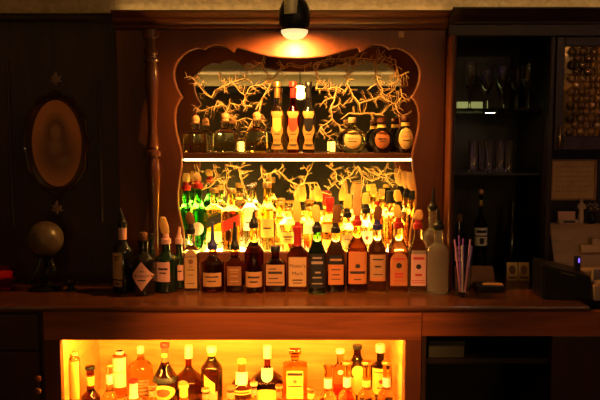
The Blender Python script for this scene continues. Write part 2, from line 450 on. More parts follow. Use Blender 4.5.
def moulding(prof, x0, x1, m, par, name='cornice'):
    """profile of (y,z) swept along x, closed"""
    bm = BM(); L = par.location
    A = [bm.verts.new((x0-L.x, y-L.y, z-L.z)) for y, z in prof]; B = [bm.verts.new((x1-L.x, y-L.y, z-L.z)) for y, z in prof]
    n = len(prof)
    for i in range(n): bm.faces.new((A[i], A[(i+1) % n], B[(i+1) % n], B[i]))
    bm.faces.new(A); bm.faces.new(list(reversed(B)))
    return obj(name, bm, m, par)
cz = zs1
moulding([(DS+.03, cz), (DS-.012, cz), (DS-.016, cz+.006), (DS-.014, cz+.013), (DS-.02, cz+.016), (DS-.03, cz+.022), (DS-.036, cz+.03), (DS-.034, cz+.036), (DS-.05, cz+.042),
          (DS-.062, cz+.055), (DS-.068, zc1-.006), (DS-.064, zc1), (DS+.03, zc1)], sx0, sx1, 'mahogany_long', sur)
# little pale square tag pinned under the cornice, turned column
bm = BM(); tx, tz = W(401.3, 34.5, DS); box(bm, -.0105, .0105, -.004, 0, -.0115, .0115, .001)
t = obj('paper_tag', bm, 'tan_label'); t.location = (tx, DS-.0008, tz); tag(t, 'small tan square tag on the surround, upper right of the mirror', 'tag')
colx = X(153, 2.632, 150); rc_ = .0275; DCOL = 2.632
def zz(y): return Z(y, DCOL)-CT-.0005
bm = BM()
lathe(bm, [(rc_*.8, .0), (rc_*.8, .02), (rc_*.82, .03), (rc_*.70, .06), (rc_*.60, zz(240)), (rc_*.70, zz(215)), (rc_*.92, zz(185)), (rc_*1.0, zz(172)), (rc_*.86, zz(161)), (rc_*.8, zz(158)),
           (rc_*1.12, zz(156.5)), (rc_*1.18, zz(153.5)), (rc_*1.12, zz(151)), (rc_*.85, zz(150)), (rc_*.85, zz(148.5)), (rc_*.98, zz(147)), (rc_*.84, zz(144)), (rc_*.62, zz(130)), (rc_*.72, zz(105)), (rc_*.95, zz(82)), (rc_*1.0, zz(72)),
           (rc_*.82, zz(65)), (rc_*.8, zz(63.5)), (rc_*1.12, zz(62)), (rc_*1.12, zz(60)), (rc_*.8, zz(58.5)), (rc_*.8, zz(56)), (rc_*1.05, zz(54)), (rc_*1.0, zz(50)), (rc_*.7, zz(46)), (rc_*.7, zz(40)), (rc_*1.1, zz(38)), (rc_*1.1, zz(30))], 32)
for v in bm.verts: v.co.x += colx; v.co.y += DCOL
obj('turned_column', bm, 'polished_mahogany', sur, True, 40)

cbox('light_strip', sx0+.02, sx1-.01, 2.625, 2.640, zc1+.0003, zc1+.0045, 'plaster_wash', sur)  # hidden strip added on the cornice to light the plaster above
# mirror, lit riser, shelf
DM = 2.93
mzb, mzt = CT+.001, zc1-.01
hx0, hx1 = X(171, DS, 150)-.03, X(423, DS, 150)+.03
bm = BM(); box(bm, hx0, hx1, DM, DM+.006, mzb, mzt)
t = obj('mirror', bm, 'mirror_silver'); t.location = (0, 0, 0); tag(t, 'large dark bar mirror behind the bottles and twigs', 'mirror')
TZ = Z(253, 2.695)
rs_ = thing('bottle_riser', 'glowing yellow-lit bottle step behind the front row of bottles', 'riser', (0, 2.81, CT+.0005))
rx_0, rx_1 = X(184, DS, 245)-.012, X(410, DS, 245)+.012
L0 = rs_.location
bm = BM(); box(bm, rx_0, rx_1, 2.697-L0.y, 2.926-L0.y, 0, TZ-.012-L0.z); obj('step', bm, 'black_wood', rs_)
bm = BM(); box(bm, rx_0, rx_1, 2.697-L0.y, 2.926-L0.y, TZ-.0119-L0.z, TZ-L0.z); obj('light_panel', bm, 'riser_light', rs_)
SZ = Z(153.2, 2.705)
sh = thing('wall_shelf', 'long mahogany bottle shelf with a bright light strip under its edge', 'shelf', (0, 2.81, SZ))
s0, s1 = X(182, DS, 155), X(413.5, DS, 155)
bm = BM(); box(bm, hx0+.005, hx1-.005, 2.705-2.81, 2.926-2.81, -.022, 0, .002); obj('shelf_board', bm, 'counter_wood', sh)
bm = BM(); box(bm, s0, s1, 2.706-2.81, 2.720-2.81, -.0300, -.0222); obj('light_strip', bm, 'led', sh)

# ------------------------------------------------------------------ dried twigs in front of the mirror
def twig(label, lines, D, seed, r0=.0024, fuzz=1.5):
    rnd = random.Random(seed); bm = BM(); first = lines[0][0]
    ox_, oz_ = W(first[0], first[1], D)
    ph = rnd.random()*6
    def P(px, py, k=0):
        x, z = W(px, py, D); return Vector((x-ox_, .012*math.sin(px*.21+py*.13+ph)+k, z-oz_))
    def spur(p, d, ln, r, lv):
        pts_ = [p]; q = p.copy(); dd = d.copy()
        for i in range(3):
            dd = (dd + Vector((rnd.uniform(-.5, .5), rnd.uniform(-.25, .25), rnd.uniform(-.5, .5)))).normalized()
            q = q + dd*ln/3; q.y = max(-.035, min(.022, q.y)); pts_.append(q.copy())
            if lv and rnd.random() < .55: spur(q.copy(), (dd+Vector((rnd.uniform(-1, 1), 0, rnd.uniform(-1, 1)))).normalized(), ln*.55, r*.7, lv-1)
        tube(bm, pts_, [r, r*.85, r*.65, r*.35], 5)
    for ln in lines:
        ctl = [P(*p) for p in ln]; pts_ = []
        for a, b in zip(ctl, ctl[1:]):
            k = max(2, int((b-a).length/.012))
            for i in range(k):
                pts_.append(a.lerp(b, i/k)+Vector((rnd.uniform(-1, 1), rnd.uniform(-.5, .5), rnd.uniform(-1, 1)))*.0022)
        pts_.append(ctl[-1])
        n_ = len(pts_)
        tube(bm, pts_, [r0*(1.0-.45*i/n_)*rnd.uniform(.85, 1.15) for i in range(n_)], 6)
        for i in range(1, n_-1):
            if rnd.random() < .42*fuzz:
                d = (pts_[i+1]-pts_[i-1]).normalized(); s = rnd.choice((-1, 1))
                d = (Vector((-d.z*s, rnd.uniform(-.4, .3), d.x*s))+d*.4).normalized()
                spur(pts_[i].copy(), d, rnd.uniform(.012, .040), r0*.6, 1)
    o = obj('dried_twig', bm, 'bark', None, True)
    o.location = (ox_, D, oz_)
    return tag(o, label, 'twig', 'dried twigs before the mirror')
TW = 2.888
twig('pale branching twig above the two left decanters on the shelf', [
    [(219, 71), (219, 79), (224, 84), (225, 93)], [(215, 90), (232, 82), (245, 78), (246, 65)], [(232, 82), (238, 90), (245, 96), (243, 105), (252, 106)],
    [(214, 111), (218, 101), (224, 105), (226, 115), (230, 103), (238, 105), (245, 103)], [(215, 90), (211, 97), (205, 93), (198, 84), (190, 76), (184, 78)], [(224, 105), (213, 107), (203, 110), (196, 112)], [(226, 115), (236, 121), (246, 118)]], TW, 3)
twig('forked twig left of the three tall bottles, reaching up to the valance', [
    [(245, 96), (250, 87), (262, 84), (272, 80), (278, 70), (290, 63)], [(265, 55), (262, 63), (265, 70), (272, 78)], [(262, 63), (250, 68), (243, 64)], [(255, 110), (262, 98), (258, 115), (266, 127), (262, 140)],
    [(272, 80), (266, 92), (262, 98)], [(290, 63), (301, 66), (312, 62)], [(258, 115), (248, 128), (244, 140)]], TW+.004, 5)
twig('wispy twig just right of the three tall bottles on the shelf', [
    [(316, 88), (326, 89), (337, 86), (346, 92)], [(337, 86), (335, 97), (331, 108), (332, 119), (321, 127), (316, 138)], [(317, 88), (318, 75), (313, 64), (326, 59), (340, 59)], [(331, 108), (340, 104), (346, 107)],
    [(335, 97), (326, 99), (320, 106)], [(332, 119), (339, 125), (342, 134)], [(321, 127), (327, 136), (334, 140)]], TW, 7, .0022, 2.2)
twig('thick Y-shaped twig above the round pale-green bottle', [
    [(346, 61), (348.5, 75), (347, 83.5), (354, 96), (359.5, 103), (361, 114)], [(376, 61), (377, 81), (383, 89), (381.5, 96), (359.5, 103)], [(340, 59), (354, 57), (376, 60), (384, 56)], [(369, 89), (376, 83.5)],
    [(348, 75), (354, 68), (357, 60)], [(361, 114), (349, 113), (341, 119)], [(361, 114), (374, 113), (384, 116)]], TW+.006, 9, .0028)
twig('tangled twig above the two dark round-label bottles', [
    [(395, 61), (399, 75), (395, 89), (383, 89)], [(409, 72), (399, 75)], [(401, 89), (402, 97), (395, 104), (381, 97)], [(395, 104), (398, 112), (406, 118)], [(395, 61), (386, 57), (380, 64)], [(402, 97), (410, 101)], [(395, 89), (389, 94), (392, 101)]], TW, 13, .0024, 2)
twig('hanging twig under the shelf above the gold-capped left bottles', [
    [(213, 164), (215.5, 177), (225, 185), (227, 174.5), (225, 165)], [(194, 165), (197, 172), (193, 183), (202, 190), (211, 186), (215.5, 177)], [(239, 168), (240.4, 179), (245, 196)], [(225, 165), (239, 168), (250, 165)], [(225, 185), (224, 197)]], TW+.006, 17, .0021)
twig('hanging twig under the middle of the shelf', [
    [(261, 165), (262, 175.6), (265, 183)], [(263, 174.5), (278, 171), (284, 165)], [(278, 171), (288, 180), (298, 186), (304, 183), (317, 183)], [(304, 183), (308, 172), (303, 165)], [(298, 186), (294, 196)], [(317, 183), (322, 192), (318, 199)]], TW+.006, 19, .0021, 2.2)
twig('curly twig hanging under the right half of the shelf', [
    [(326, 165), (336, 171), (337, 181), (328, 190)], [(339, 185), (352, 174.5), (358.5, 166)], [(358.5, 166), (364, 176.7), (362, 190), (359.6, 198)], [(365, 168), (376, 174.5), (387, 179), (393, 187.5)], [(389, 163), (384.5, 174.5), (376, 174.5)],
    [(364, 176.7), (372, 181), (379, 178), (383, 170)], [(384, 175), (394, 173), (400, 176)]], TW+.006, 23, .0022, 2.1)

# ------------------------------------------------------------------ bottles on the wall shelf
DT = 2.785
ZS = SZ+.0002
G = 'liquor bottles on the wall shelf'
decl = dict(kind='decanter', n=5, flat=.8, glassm='g_clear', fill=.5, group=G, name='decanter', rnpx=8)
bottle(196, DT, ZS, 123, 24, liquid='g_paleamber', label='leftmost squat decanter on the shelf with round cork stopper', close=('ball', 'amber_ball', .0165), **decl)
bottle(225.5, DT, ZS, 121, 24.5, liquid='g_straw', label='second squat decanter from the left on the shelf, left of the votive candle', close=('ball', 'amber_ball', .0175), **decl)
bottle(257, DT, ZS, 119.5, 24, liquid='g_gold', label='squat decanter on the shelf between votive candle and tall bottles', close=('ball', 'amber_ball', .0165), **decl)
def arta(px, liquid, emb, foilm, label, gm):
    bottle(px, DT-.01, ZS, 84, 13.8, 'tall', liquid, label, G, gm, .62, n=3, flat=.85, rnpx=5.6, close=('cap', foilm, .02), foil=(.80, .94, foilm), labels=[
        dict(z0=.05, z1=.60, w=.86, m='arta_paper', s='waist', t=[('ARTÁ', .24, .055, 'ink')], e=[('shield', .64, .36, .72, emb)], b=[(.40, .025, .5, 0), (.12, .03, .7, 0), (.09, .02, .5, 0)])])
arta(277, 'g_straw', 'yellow_label', 'gold', 'tall clear bottle with yellow shield label, left of the tall trio', 'g_clear')
arta(293, 'g_red', 'red_label', 'red_wax', 'tall red bottle with red shield label, middle of the tall trio', 'g_red')
arta(308.5, 'black_glass', 'black_label', 'black_plastic', 'tall dark bottle with black shield label, right of the tall trio', 'black_glass')
bottle(352, DT, ZS, 123, 30, 'oval', 'g_palegreen', 'round flat pale-green bottle with round gold label on the shelf', G, 'g_palegreen', .8, n=2, flat=.55, rnpx=7.5, close=('tstop', 'cork', .0165, .022),
       labels=[dict(z0=.12, z1=.74, w=.56, m='gold_paper', s='round', t=[('RESERVA', .56, .085, 'ink')], b=[(.40, .05, .5, 0)])])
bottle(381.5, DT, ZS, 123, 24.5, 'oval', 'black_glass', 'dark round bottle with round orange label, second from the shelf right end', G, 'black_glass', .8, flat=.6, rnpx=8, close=('tstop', 'mahogany', .018, .02), foil=(.84, .955, 'yellow_label'),
       labels=[dict(z0=.14, z1=.72, w=.60, m='orange_label', s='round', b=[(.55, .06, .55, 0), (.42, .04, .4, 0)])])
bottle(405, DT-.005, ZS, 121, 21, 'oval', 'black_glass', 'dark bottle with upright oval cream label at the shelf right end', G, 'black_glass', .8, flat=.7, rnpx=8, close=('tstop', 'mahogany', .016, .02), foil=(.84, .955, 'yellow_label'),
       labels=[dict(z0=.10, z1=.78, w=.68, m='gold_paper', s='round', t=[('RESERVA', .60, .075, 'red_ink')], b=[(.42, .04, .5, 0)])])
def votive(px, label, w=6.2):
    x = X(px, 2.80, 145); t = thing('votive_candle', label, 'candle', (x, 2.80, ZS+.0004), 0, 'votive candles on the shelf')
    r = w/F*2.8/2
    bm = BM(); lathe(bm, [(r, 0), (r*1.05, .050), (r*.95, .050), (r*.92, .004), (r*.2, .004)], 20); obj('glass_cup', bm, 'g_thin', t, True, 40)
    bm = BM(); lathe(bm, [(r*.82, .005), (r*.86, .044), (r*.3, .045)], 20); obj('glowing_wax', bm, 'flame', t, True, 40)
votive(241.4, 'glowing votive candle on the shelf between two squat decanters')
votive(332.5, 'glowing votive candle left of the round pale-green bottle on the shelf')
for px, lb in ((207.0, 'left of two small shot glasses beside the leftmost shelf decanter'), (212.2, 'right of two small shot glasses beside the second shelf decanter')):
    bm = BM(); r = .0085; lathe(bm, [(r*.9, 0), (r*1.05, .062), (r*.9, .062), (r*.78, .01), (.001, .01)], 18)
    t = obj('shot_glass', bm, 'g_thin', None, True, 40); t.location = (X(px, 2.845, 145), 2.845, ZS+.0004); tag(t, lb, 'glass', 'shot glasses on the shelf')

# ------------------------------------------------------------------ back row on the lit riser
G = 'liquor bottles on the lit riser'
A_, B_ = 2.748, 2.838
TB = TZ+.0003
YC, TC, BC = 'cover_yellow', 'cover_tan', 'cover_brown'
bp = 'black_plastic'
bottle(186.5, B_, TB, 187, 17, 'std', 'g_green', 'leftmost green bottle with a tan spout cover on the riser', G, 'g_green', .8, close=('pour', 'red_wax', TC, 173, .002))
bottle(198.5, A_, TB, 185, 17, 'std', 'g_green', 'second green bottle from the left on the riser', G, 'g_green', .8, close=('pour', 'red_wax', TC, 173, -.006), labels=[dict(z0=.25, z1=.45, w=.7, m='white_paper', s='round')])
bottle(214.5, B_, TB, 190, 20, 'shoulder', 'g_gold', 'clear gold-whisky bottle with a slanted dark label on the riser', G, 'g_straw', .62, n=5, close=('cap', 'gold', .02), labels=[dict(z0=.40, z1=.56, w=.97, m='black_label', sl=.45), dict(z0=.12, z1=.3, w=.8, m='gold_paper')])
bottle(231.5, A_, TB, 190.5, 19, 'shoulder', 'g_amber', 'amber whisky bottle with a slanted red label on the riser', G, 'g_paleamber', .64, n=5, close=('cap', 'gold', .02), labels=[dict(z0=.38, z1=.56, w=.97, m='red_label', sl=.45)])
bottle(250, B_, TB, 187, 19, 'std', 'g_straw', 'clear bottle with pale label and silver cap on the riser', G, 'g_clear', .5, close=('cap', 'chrome', .022), labels=[dict(z0=.30, z1=.52, w=.6, m='white_paper', b=[(.6, .1, .7, 0)])])
bottle(267.5, A_, TB, 185, 18.5, 'std', 'g_gold', 'tall golden bottle with gold cap left of the squat golden bottle', G, 'g_gold', .55, close=('cap', 'gold', .024), labels=[dict(z0=.22, z1=.50, w=.7, m='yellow_label', b=[(.5, .08, .6, 0)])])
bottle(280, B_+.012, TB, 202, 18, 'decanter', 'g_gold', 'rounded golden bottle half hidden behind the squat golden bottle', G, 'g_gold', .6, flat=.8, close=('cap', 'gold', .014))
bottle(288, A_, TB, 208, 22, 'squat', 'g_gold', 'squat golden bottle with a short neck on the riser', G, 'g_straw', .6, close=('cap', 'gold', .012), labels=[dict(z0=.20, z1=.46, w=.6, m='yellow_label', b=[(.6, .12, .7, 0), (.35, .08, .5, 0)])])
bottle(302, B_, TB, 207, 14, 'std', 'g_paleamber', 'slim pale-amber bottle behind the red-necked bottle on the riser', G, 'g_straw', .6, close=('pour', bp, YC, 187, .003))
bottle(311, A_, TB, 208, 16, 'std', 'g_amber', 'amber bottle with a bright white label band on the riser', G, 'g_gold', .55, close=('cap', 'gold', .015), labels=[dict(z0=.42, z1=.62, w=.9, m='white_paper')])
bottle(329.5, A_, TB, 202, 18, 'std', 'g_amber', 'amber bottle with a dark square-topped neck on the riser', G, 'g_amber', .62, close=('cap', 'red_wax', .03), foil=(.80, .95, 'red_wax'), labels=[dict(z0=.40, z1=.56, w=.9, m='gold_paper'), dict(z0=.08, z1=.25, w=.8, m='yellow_label')])
bottle(319, B_, TB, 207, 16, 'std', 'g_straw', 'pale bottle between the two amber bottles, back of the riser', G, 'g_clear', .5, close=('pour', bp, YC, 189, -.004))
bottle(347, A_, TB, 214, 17, 'std', 'g_gold', 'pale-gold bottle with a cream label behind the red-lettered bottle', G, 'g_straw', .6, close=('pour', bp, YC, 194, .005), labels=[dict(z0=.15, z1=.45, w=.7, m='cream', b=[(.6, .08, .6, 0)])])
bottle(357, B_, TB, 204, 17, 'std', 'g_gold', 'golden bottle with twin tan spout covers behind on the riser', G, 'g_straw', .6, close=('pour', bp, TC, 184, .004))
bottle(366, A_+.004, TB, 210, 17, 'std', 'g_straw', 'bright clear bottle with a red dot label on the riser', G, 'g_clear', .55, close=('pour', bp, YC, 193, -.003), labels=[dict(z0=.2, z1=.5, w=.65, m='white_paper', e=[('round', .45, .3, .3, 'red_label')])])
bottle(373, B_, TB, 194, 13, 'std', 'g_gold', 'left bottle of a pair with pale square stoppers on the riser', G, 'g_straw', .55, rnpx=5, close=('flatstop', 'yellow_label', .0125))
bottle(381.5, A_+.012, TB, 196, 13, 'std', 'g_gold', 'right bottle of a pair with pale square stoppers on the riser', G, 'g_straw', .55, rnpx=5, close=('flatstop', 'yellow_label', .0125))
bottle(391, B_, TB, 200, 17, 'std', 'g_paleamber', 'bottle with a wide black cap right of the square-stoppered pair', G, 'g_straw', .55, rnpx=8, close=('cap', 'black_plastic', .05))
bottle(398, A_, TB, 207, 14.5, 'std', 'g_amber', 'amber bottle with a slanting yellow spout cover near the riser right end', G, 'g_paleamber', .6, close=('pour', bp, YC, 190, -.006), labels=[dict(z0=.2, z1=.5, w=.7, m='yellow_label', e=[('round', .5, .3, .4, 'ink')])])
bottle(407, B_+.01, TB, 194, 15, 'std', 'g_paleamber', 'bottle with a long cream spout cover, left of two at the riser right end', G, 'g_straw', .6, close=('pour', bp, TC, 171, -.012))
bottle(412.5, A_, TB, 196, 13.5, 'std', 'g_amber', 'bottle with a long cream spout cover, rightmost on the riser', G, 'g_paleamber', .6, close=('pour', bp, TC, 172, -.014))

# ------------------------------------------------------------------ front row on the counter
G = 'liquor bottles in the front row on the counter'
DA = 2.585
CB = CT+.0003
FP = [(.82, .06, .7, 0), (.70, .04, .5, 0), (.22, .05, .6, 0)]
bottle(123, DA-.02, CB, 223, 21, 'std', 'black_glass', 'leftmost dark counter bottle with slanted spout and cream side label', G, 'black_glass', .6, close=('spout', bp, 208, -.012), foil=(.76, .93, 'pale_pink'), rz=math.radians(-24),
       labels=[dict(z0=.20, z1=.58, w=.55, m='cream', b=[(.85, .05, .5, 0), (.75, .05, .4, 0)]), dict(z0=.09, z1=.18, w=.5, m='tan_label', b=[(.5, .3, .5, 0)])])
bottle(144, DA-.072, CB, 240, 23.5, 'squat', 'black_glass', 'squat dark bottle with a pale pink diamond label', G, 'black_glass', .6, close=('tstop', 'brown_label', .0145, .028), rnpx=9.5,
       labels=[dict(z0=.10, z1=.63, w=.96, m='pale_pink', s='diamond', t=[("HENDRICK'S", .50, .062, 'ink')], b=[(.36, .04, .35, 0), (.66, .03, .2, 0)])])
bottle(152, DA+.007, CB, 236, 8.6, 'std', 'black_green', 'slim plain dark bottle half hidden behind the diamond-label bottle', G, 'black_green', .6, close=('cap', 'black_plastic', .02))
bottle(166.5, DA-.022, CB, 240, 22.5, 'squat', 'black_green', 'dark green bottle with a tan leaning cork cover and pink square label', G, 'black_green', .6, close=('pour', 'pale_pink', TC, 217, -.010), 
       labels=[dict(z0=.22, z1=.60, w=.62, m='pale_pink', dx=-.15, b=[(.65, .10, .7, 0), (.45, .06, .5, 0)])])
bottle(179.5, DA+.035, CB, 240, 14, 'std', 'black_green', 'slim dark bottle with a narrow white label left of the flat clear bottle', G, 'black_green', .6, close=('spout', 'pale_pink', 227, .003), labels=[dict(z0=.18, z1=.50, w=.7, m='pale_pink', b=[(.6, .08, .7, 0)])])
bottle(191.5, DA-.02, CB, 230, 15.5, 'shoulder', 'g_clear', 'flat clear bottle with an arched cream label', G, 'g_clear', .6, n=6, flat=.7, rnpx=7, close=('pour', bp, BC, 212, -.006),
       labels=[dict(z0=.06, z1=.70, w=.80, m='cream', s='arch', t=[('BOMBAY', .80, .055, 'ink'), ('GIN', .55, .04, 'ink')], e=[('round', .68, .13, .42, 'brown_label')], b=[(.47, .02, .6, 0), (.34, .015, .5, 0), (.12, .02, .6, 0)])])
bottle(213, DA-.02, CB, 246, 23, 'squat', 'g_darkamber', 'bulbous cognac bottle with a blue spout and tan label', G, 'g_amber', .62, close=('spout', 'blue_plastic', 222, 0), labels=[dict(z0=.14, z1=.44, w=.80, m='tan_label', b=[(.72, .10, .7, 0), (.4, .08, .5, 0)])])
bottle(235, DA-.02, CB, 246, 19, 'squat', 'g_darkamber', 'dark amber bottle with a brown label right of the bulbous cognac bottle', G, 'g_amber', .58, n=3.5, close=('spout', bp, 222, 0), labels=[dict(z0=.16, z1=.58, w=.75, m='brown_label', bm='tan_label', b=FP+[(.5, .05, .5, 0)])])
bottle(254, DA-.042, CB, 224, 19.5, 'std', 'g_darkamber', 'long-necked brandy bottle with a low tan label and tall black spout', G, 'g_gold', .60, close=('spout', bp, 212, 0), labels=[dict(z0=.10, z1=.32, w=.85, m='tan_label', b=[(.65, .12, .7, 0), (.35, .1, .5, 0)])])
bottle(275.5, DA-.015, CB, 248, 22, 'squat', 'g_darkamber', 'squat dark bottle with a big cream square label and short black cap', G, 'g_darkamber', .62, n=5, flat=.8, close=('cap', bp, .02), labels=[dict(z0=.16, z1=.64, w=.84, m='tan_label', b=[(.80, .05, .4, -.3), (.62, .12, .75, 0), (.34, .05, .5, -.2), (.14, .04, .8, 0)])])
bottle(297.5, DA-.02, CB, 228, 21, 'std', 'g_amber', 'square bourbon bottle with a red wax neck and cream label', G, 'g_paleamber', .62, n=5, flat=.9, close=('pour', 'red_wax', YC, 200, -.003), foil=(.72, .95, 'red_wax'),
       labels=[dict(z0=.10, z1=.56, w=.84, m='cream', t=[("Maker's", .70, .085, 'ink'), ('Mark', .44, .085, 'ink')], b=[(.22, .04, .6, 0), (.12, .03, .5, 0)])])
bottle(317, DA-.045, CB, 228, 18, 'coned', 'g_darkgreen', 'dark green bottle with a black label right of the red wax bottle', G, 'g_green', .60, n=4, close=('pour', bp, YC, 205, -.004),
       labels=[dict(z0=.10, z1=.62, w=.86, m='black_label', bm='grey_metal', b=[(.88, .05, .6, 0), (.74, .08, .75, 0), (.45, .05, .35, .1), (.30, .04, .6, 0), (.12, .03, .7, 0)])])
bottle(335.5, DA-.02, CB, 229, 19, 'coned', 'g_brown', 'dark brown bottle with a rust label under a black band', G, 'g_palegreen', .58, n=4, close=('pour', bp, BC, 205, .006),
       labels=[dict(z0=.13, z1=.45, w=.80, m='orange_label', b=[(.75, .05, .6, 0), (.5, .05, .5, 0), (.28, .04, .6, 0)]), dict(z0=.455, z1=.60, w=.84, m='black_label', bm='tan_label', b=[(.5, .22, .75, 0)])])
bottle(357, DA-.02, CB, 222, 20.5, 'coned', 'g_darkamber', 'bottle with an orange label bearing red and black lettering lines', G, 'g_amber', .60, n=4, close=('pour', 'red_wax', TC, 190, -.002),
       labels=[dict(z0=.13, z1=.588, w=.88, m='orange_label', e=[('round', .56, .14, .28, 'ink')], b=[(.36, .08, .85, 0), (.14, .03, .4, 0)]), dict(z0=.592, z1=.58, w=.80, m='red_label', bm='cream', b=[(.5, .4, .75, 0)])])
bottle(377, DA-.02, CB, 226, 19, 'coned', 'g_paleamber', 'clear bottle with a faded orange label left of two emblem-label bottles', G, 'g_clear', .30, n=3, close=('pour', 'blue_plastic', BC, 206, .003),
       labels=[dict(z0=.18, z1=.58, w=.82, m='tan_label', b=[(.82, .05, .7, 0), (.55, .06, .4, 0), (.25, .03, .6, 0)], e=[('rect', .05, .1, .9, 'orange_label')])])
EM = [('round', .60, .16, .34, 'ink')]
bottle(398, DA-.02, CB, 224, 20, 'coned', 'g_amber', 'bottle with deep orange round-emblem label, left of the emblem pair', G, 'g_straw', .60, n=5, flat=.85, close=('pour', 'red_wax', YC, 205, -.007),
       labels=[dict(z0=.10, z1=.60, w=.86, m='orange_label', s='arch', e=EM, bm='red_ink', b=[(.80, .05, .7, 0), (.36, .06, .55, 0), (.27, .05, .5, 0), (.15, .02, .7, 0)])])
bottle(417.5, DA-.02, CB, 225, 18, 'coned', 'g_clear', 'bottle with pale pink round-emblem label, right of the emblem pair', G, 'g_straw', .62, n=5, flat=.85, close=('pour', 'red_wax', TC, 210, .003),
       labels=[dict(z0=.10, z1=.58, w=.84, m='pale_pink', e=EM, bm='red_ink', b=[(.86, .07, .75, 0), (.34, .07, .45, 0), (.17, .02, .9, 0), (.10, .02, .9, 0)]), dict(z0=.584, z1=.63, w=.78, m='grey_metal')])
bottle(438, DA-.052, CB, 226, 21.5, 'shoulder', 'g_clear', 'tall frosted clear vodka bottle with a dark spout, right end of the row', G, 'g_frost', .30, rnpx=9, close=('spout', bp, 209, -.004),
       labels=[dict(z0=.38, z1=.40, w=.9, m='g_frost', name='etched_band')])
bottle(432.5, DA+.03, CB, 207, 19, 'shoulder', 'g_frost', 'tall frosted bottle standing behind the frosted vodka bottle', G, 'g_frost', .6, rnpx=8, close=('spout', bp, 188, .002))

# ------------------------------------------------------------------ bottles in the lit niche
G = 'liquor bottles in the lit base niche'
NZ = nz0+.0004
N1, N2 = 2.70, 2.505
def nb(px, D, yt, w, kind, liq, label, **k): return bottle(px, D, NZ, yt, w, kind, liq, label, G, cy=440, **k)
nb(75.3, 2.43, 352, 10.6, 'cyl', 'g_straw', 'straight yellow-wrapped bottle at the left end of the niche', glassm='g_straw', close=('cap', 'yellow_label', .01), labels=[dict(z0=.36, z1=.88, w=.95, m='yellow_label')])
nb(120.5, N1, 351, 14.5, 'cyl', 'g_gold', 'straight white-wrapped bottle left of the yellow round-shouldered bottle', glassm='g_straw', close=('cap', 'white_cap', .012), labels=[dict(z0=.24, z1=.88, w=.95, m='white_paper', bm='gold_paper', b=[(.52, .05, .9, 0)])])
nb(141.5, N1, 350, 24, 'round', 'g_gold', 'yellow round-shouldered bottle with a rust label in the niche', glassm='g_straw', close=('cap', 'white_cap', .026), rnpx=5.5,
   labels=[dict(z0=.10, z1=.26, w=.86, m='brown_label', bm='cream', b=[(.75, .25, .9, 0), (.3, .2, .8, 0)]), dict(z0=.29, z1=.42, w=.8, m='cream', bm='brown_label', b=[(.7, .25, .8, 0), (.25, .2, .6, 0)])])
nb(165.5, 2.60, 344, 27, 'bell', 'g_brown', 'dark bell-shaped bottle with a pale oval band and striped neck', glassm='g_darkamber', fill=.62, close=('cap', 'red_wax', .016), foil=(.72, .95, 'brown_label'), rnpx=7.5,
   labels=[dict(z0=.16, z1=.40, w=.84, m='yellow_label', s='round', e=[('round', .5, .55, .62, 'brown_label')]), dict(z0=.42, z1=.50, w=.86, m='black_label'), dict(z0=.80, z1=.86, w=.26, m='yellow_label', name='neck_label')])
nb(189, 2.69, 355, 33, 'bell', 'g_brown', 'white-capped bell-shaped amber bottle, left of the pair', glassm='g_darkamber', fill=.42, close=('cap', 'white_cap', .05), rnpx=6.5, labels=[dict(z0=.30, z1=.50, w=.34, m='cream', s='round', dx=-.2)])
nb(212, 2.63, 349, 22, 'round', 'g_brown', 'dark bottle with a slanted pale label between two bell-shaped bottles', glassm='g_brown', fill=.7, close=('cap', 'white_cap', .02), foil=(.88, .955, 'yellow_label'), labels=[dict(z0=.30, z1=.50, w=.50, m='yellow_label', sl=-.8, dx=-.1), dict(z0=.06, z1=.27, w=.6, m='cream')])
nb(242, 2.64, 360, 24, 'cognac', 'g_brown', 'bulbous clear-necked bottle with a pale neck label mid niche', glassm='g_straw', fill=.36, close=('cap', 'yellow_label', .014), rnpx=7, labels=[dict(z0=.26, z1=.36, w=.85, m='yellow_label', b=[(.5, .4, .8, 0)], bm='brown_label'), dict(z0=.48, z1=.72, w=.5, m='white_paper')])
nb(267.5, 2.70, 355, 33, 'bell', 'g_brown', 'white-capped bell-shaped bottle with a white emblem, right of the pair', glassm='g_darkamber', fill=.44, close=('cap', 'white_cap', .05), rnpx=6.5, labels=[dict(z0=.46, z1=.70, w=.36, m='white_paper', s='shield', name='emblem'), dict(z0=.04, z1=.30, w=.6, m='yellow_label', s='arch')])
nb(295, 2.645, 356, 25, 'high', 'g_paleamber', 'square decanter with a flat stopper and tall yellow label', glassm='g_gold', n=7, flat=.8, fill=.6, close=('flatstop', 'g_amber', .024), labels=[dict(z0=.14, z1=.74, w=.68, m='yellow_label', e=[('round', .62, .14, .24, 'orange_label')], b=[(.44, .04, .8, 0), (.88, .1, .9, 0)])])
nb(340, 2.63, 350, 14.5, 'shoulder', 'g_red', 'slim square bottle of dark red liqueur with clear shoulders', glassm='g_straw', n=6, fill=.55, close=('cap', 'white_cap', .014), labels=[dict(z0=.58, z1=.66, w=.4, m='white_paper', s='round', name='seal')])
nb(357, 2.70, 346, 23, 'bell2', 'g_brown', 'dark bottle with a round yellow medallion over a yellow label', glassm='g_brown', fill=.7, close=('cap', 'black_plastic', .016), labels=[dict(z0=.12, z1=.44, w=.9, m='yellow_label'), dict(z0=.42, z1=.66, w=.55, m='yellow_label', s='round', off=.0012, name='medallion')])
nb(380, N1-.03, 349, 19.5, 'shoulder', 'g_brown', 'dark bottle with a tall yellow label and cream cap at the right end', glassm='g_brown', fill=.7, close=('cap', 'white_cap', .03), labels=[dict(z0=.16, z1=.66, w=.88, m='yellow_label', e=[('round', .5, .16, .3, 'red_label')], b=[(.86, .04, .8, 0), (.25, .04, .5, 0)])])
